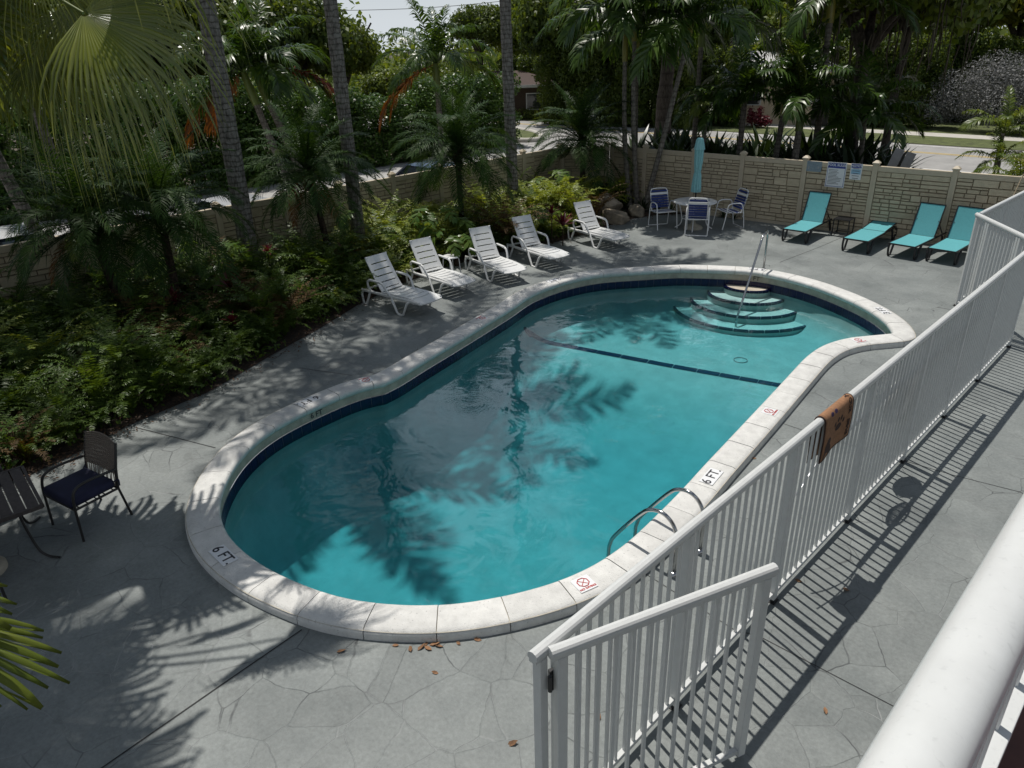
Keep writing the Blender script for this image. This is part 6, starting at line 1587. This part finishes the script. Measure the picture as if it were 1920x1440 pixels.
# far belt of trees that closes the view
B = []; g = random.Random(31)
for k in range(150):
    a = R(66+.72*k); d = g.uniform(80, 125); h = g.uniform(2.2, 4.2)
    gapf = abs(math.degrees(a)-139.5) < 6
    B.append((d*math.cos(a), d*math.sin(a), h*.8, 4.2, 4.2, h*(.75 if gapf else 1.75)))
o = place('distant_trees', cloud_mesh('distant_trees', 60000, .75, B, M['tree2'], seed=14, shell=.6)); o['kind'] = 'stuff'; o['label'] = 'distant belt of trees closing the view'

# ------------------------------------------------------------------ houses, signs, cars beyond the fences
def house(loc, rz, w_, d_, h, roofm, wallm, label, roof=.9):
    r_ = empty('house', (*loc, -.02), rz, label, 'house')
    mb = MB(); mb.box((0, 0, h/2), (w_, d_, h)); mb.build('wall', M[wallm], r_)
    mb = MB(); e = .6; mb.box((0, 0, h+.09), (w_+2*e, d_+2*e, .18)); mb.build('fascia', M['white'], r_)
    mb = MB(); x, y = w_/2+e-.05, d_/2+e-.05; z = h+.18
    mb.add([(-x, -y, z), (x, -y, z), (x, y, z), (-x, y, z), (-x+d_/2, 0, z+roof), (x-d_/2, 0, z+roof)], [(0, 1, 5, 4), (1, 2, 5), (2, 3, 4, 5), (3, 0, 4)]); mb.build('roof', M[roofm], r_)
    for k in range(3):
        x = -w_*.32+w_*.32*k; mb = MB(); mb.box((x, -d_/2-.02, h*.55), (1.2, .08, 1.1)); f = mb.build('window', M['white'], r_)
        mb = MB(); mb.box((x, -d_/2-.06, h*.55), (1.06, .03, .96)); mb.build('pane', M['window'], f)
    mb = MB(); mb.box((w_*.45, -d_/2-.02, 1.02), (.95, .06, 2.04)); mb.build('door', M['brown_metal'], r_)
    return r_
M['shadewall'] = plain('shade_painted_wall', (0.06, 0.042, 0.03), 0.9)  # dark wall colour stands in for shade on the far house
house(tpx(925, 57), R(46), 9, 6, 2.05, 'redroof', 'shadewall', 'house with walls coloured dark for shade and a white roof edge far behind the straight grey trunk', .8)
house(tpx(1432, 52), R(12), 9, 6, 2.9, 'roof', 'house', 'cream house behind the palms across the road')
ss = empty('street_sign', (*tpx(946, 46), -.02), R(44), 'white street sign on a thin post left of the straight grey trunk', 'sign')
mb = MB(); mb.tube([(0, 0, 0), (0, 0, 2.2)], .03, 8); mb.build('post', M['signgrey'], ss)
mb = MB(); mb.box((-.10, -.045, 1.85), (.42, .015, .62)); pl = mb.build('plate', M['signwhite'], ss)
mb = MB()
for z in (2.0, 1.88, 1.70): mb.box((-.10, -.054, z), (.28, .004, .05 if z > 1.8 else .14))
mb.build('print', M['signink'], pl)
bs = empty('road_sign', (*tpx(1680, 25.2), -.02), R(25), 'pair of narrow grey sign backs on a leaning post by the road', 'sign')
T = Matrix.Rotation(R(16), 4, 'Y')
mb = MB(); mb.tube([T @ Vector((0, .03, -.1)), T @ Vector((0, .03, 1.75))], .025, 8); mb.build('post', M['black'], bs)
for s in (-1, 1):
    mb = MB(); mb.box((s*.17, 0, 1.42), (.26, .012, .74), T, bev=.004); mb.build('plate', M['signgrey'], bs)
mbx = empty('utility_box', (*tpx(1105, 43), -.02), R(40), 'small pale grey box on a post across the road', 'utility box')
mb = MB(); mb.tube([(0, 0, 0), (0, 0, 1.1)], .04, 8); mb.build('post', M['bark'], mbx)
mb = MB(); mb.box((0, 0, 1.25), (.5, .3, .42), bev=.06); mb.build('box', M['roof'], mbx)
pw = empty('power_line', (*AT(690, 8, 58).xy, 0), 0, 'thin dark overhead cable crossing the patch of pale sky', 'cable')
p0, p1 = AT(600, 20, 58), AT(1010, -6, 62); o3 = Vector(pw.location)
mb = MB(); mb.tube([p0.lerp(p1, k/10)-o3-Vector((0, 0, .25*math.sin(math.pi*k/10))) for k in range(11)], .02, 5); mb.build('cable', M['black'], pw)

def make_car(paint, label):
    r_ = empty('parked_car', (0, 0, 0), 0, label, 'car', 'cars parked behind the left fence')
    st = [(-2.25, .60, .35, .62), (-2.15, .82, .28, .80), (-1.7, .88, .22, .95), (-.9, .90, .20, .98), (.3, .90, .20, .97), (1.0, .90, .20, .93), (1.7, .87, .22, .80), (2.1, .80, .28, .68), (2.28, .58, .34, .56)]
    mb = MB(); vs = []; fs = []; n_ = 12
    for (x, w_, z0, z1) in st:
        pr = [(-w_*.9, z0), (-w_, z0+.12), (-w_, (z0+z1)/2+.05), (-w_*.96, z1-.09), (-w_*.84, z1-.01), (-w_*.4, z1+.02), (w_*.4, z1+.02), (w_*.84, z1-.01), (w_*.96, z1-.09), (w_, (z0+z1)/2+.05), (w_, z0+.12), (w_*.9, z0)]
        vs += [(x, y, z) for y, z in pr]
    for i in range(len(st)-1):
        for j in range(n_): fs.append((i*n_+j, (i+1)*n_+j, (i+1)*n_+(j+1) % n_, i*n_+(j+1) % n_))
    fs += [tuple(range(n_)), tuple(range(len(st)*n_-1, (len(st)-1)*n_-1, -1))]
    mb.add(vs, fs, True); mb.build('body', paint, r_)
    # greenhouse
    b0 = [(-1.75, .80), (-.2, .82), (1.05, .80)]; rf = [(-1.05, .60), (-.2, .62), (.35, .60)]; zb, zt = .95, 1.42
    g_ = MB(); q = lambda x, y, z: (x, y, z)
    for s in (-1, 1):
        f = [q(b0[0][0]+.12, s*.80, zb), q(b0[2][0]-.15, s*.80, zb), q(rf[2][0], s*.615, zt), q(rf[0][0], s*.615, zt)]
        mb = MB(); mb.add(f, [(0, 1, 2, 3) if s < 0 else (3, 2, 1, 0)]); mb.build('side_window', M['glass'], r_)
        mb = MB(); mb.bar((-.3, s*.815, zb), (-.3, s*.63, zt), .07, .03); mb.bar((b0[2][0]-.03, s*.79, zb), (rf[2][0]+.03, s*.60, zt), .06, .05); mb.bar((b0[0][0]+.03, s*.79, zb), (rf[0][0]-.03, s*.60, zt), .10, .05); mb.build('pillar', paint, r_)
    mb = MB(); mb.add([q(b0[2][0], -.76, zb), q(b0[2][0], .76, zb), q(rf[2][0], .58, zt), q(rf[2][0], -.58, zt)], [(0, 1, 2, 3)]); mb.build('windscreen', M['glass'], r_)
    mb = MB(); mb.add([q(b0[0][0], .76, zb), q(b0[0][0], -.76, zb), q(rf[0][0], -.58, zt), q(rf[0][0], .58, zt)], [(0, 1, 2, 3)]); mb.build('rear_window', M['glass'], r_)
    mb = MB(); rv = [(x, y, zt+.045*(1-(y/.62)**2)*(1-((x+.35)/.8)**4*.6)) for x in (-1.1, -.8, -.35, .1, .4) for y in (-.63, -.35, 0, .35, .63)]
    mb.add(rv, [(i*5+j, (i+1)*5+j, (i+1)*5+j+1, i*5+j+1) for i in range(4) for j in range(4)], True); mb.build('roof', paint, r_)
    for x in (-1.35, 1.35):
        for s in (-1, 1):
            mb = MB(); mb.tube([(x, s*.70, .32), (x, s*.90, .32)], .32, 20); w_ = mb.build('wheel', M['tyre'], r_)
            mb = MB(); mb.tube([(x, s*.88, .32), (x, s*.91, .32)], .21, 14); mb.build('rim', M['alu'], w_)
    for s in (-1, 1):
        mb = MB(); mb.box((2.12, s*.60, .62), (.16, .30, .12), bev=.03); mb.build('headlight', M['signwhite'], r_)
        mb = MB(); mb.box((-2.14, s*.62, .74), (.12, .28, .14), bev=.03); mb.build('tail_light', M['red'], r_)
        mb = MB(); mb.box((.85, s*.98, 1.0), (.12, .16, .11), bev=.03); mb.build('mirror', paint, r_)
    return r_
def carpaint(nm, c): return plain(nm, c, .25, var=.03, coat=.6)
for y, rz_, c, lab in ((3.5, 0, (.66, .67, .68), 'white car parked behind the fence at the left edge'), (6.1, 0, (.25, .26, .28), 'grey car behind the fence between the two dark date palms'), (8.7, 0, (.50, .52, .55), 'silver car behind the fence right of the thick ringed trunk'), (15.7, 0, (.03, .05, .10), 'dark blue car behind the spreading date palm'), (.6, 0, (.35, .33, .30), 'tan car behind the fence beyond the left edge')):
    o = make_car(carpaint('car_paint', c), lab); o.location = (-19.3 if y != 15.7 else -18.75, y, -.02); o.rotation_euler = (0, 0, math.pi if y in (8.7,) else 0)
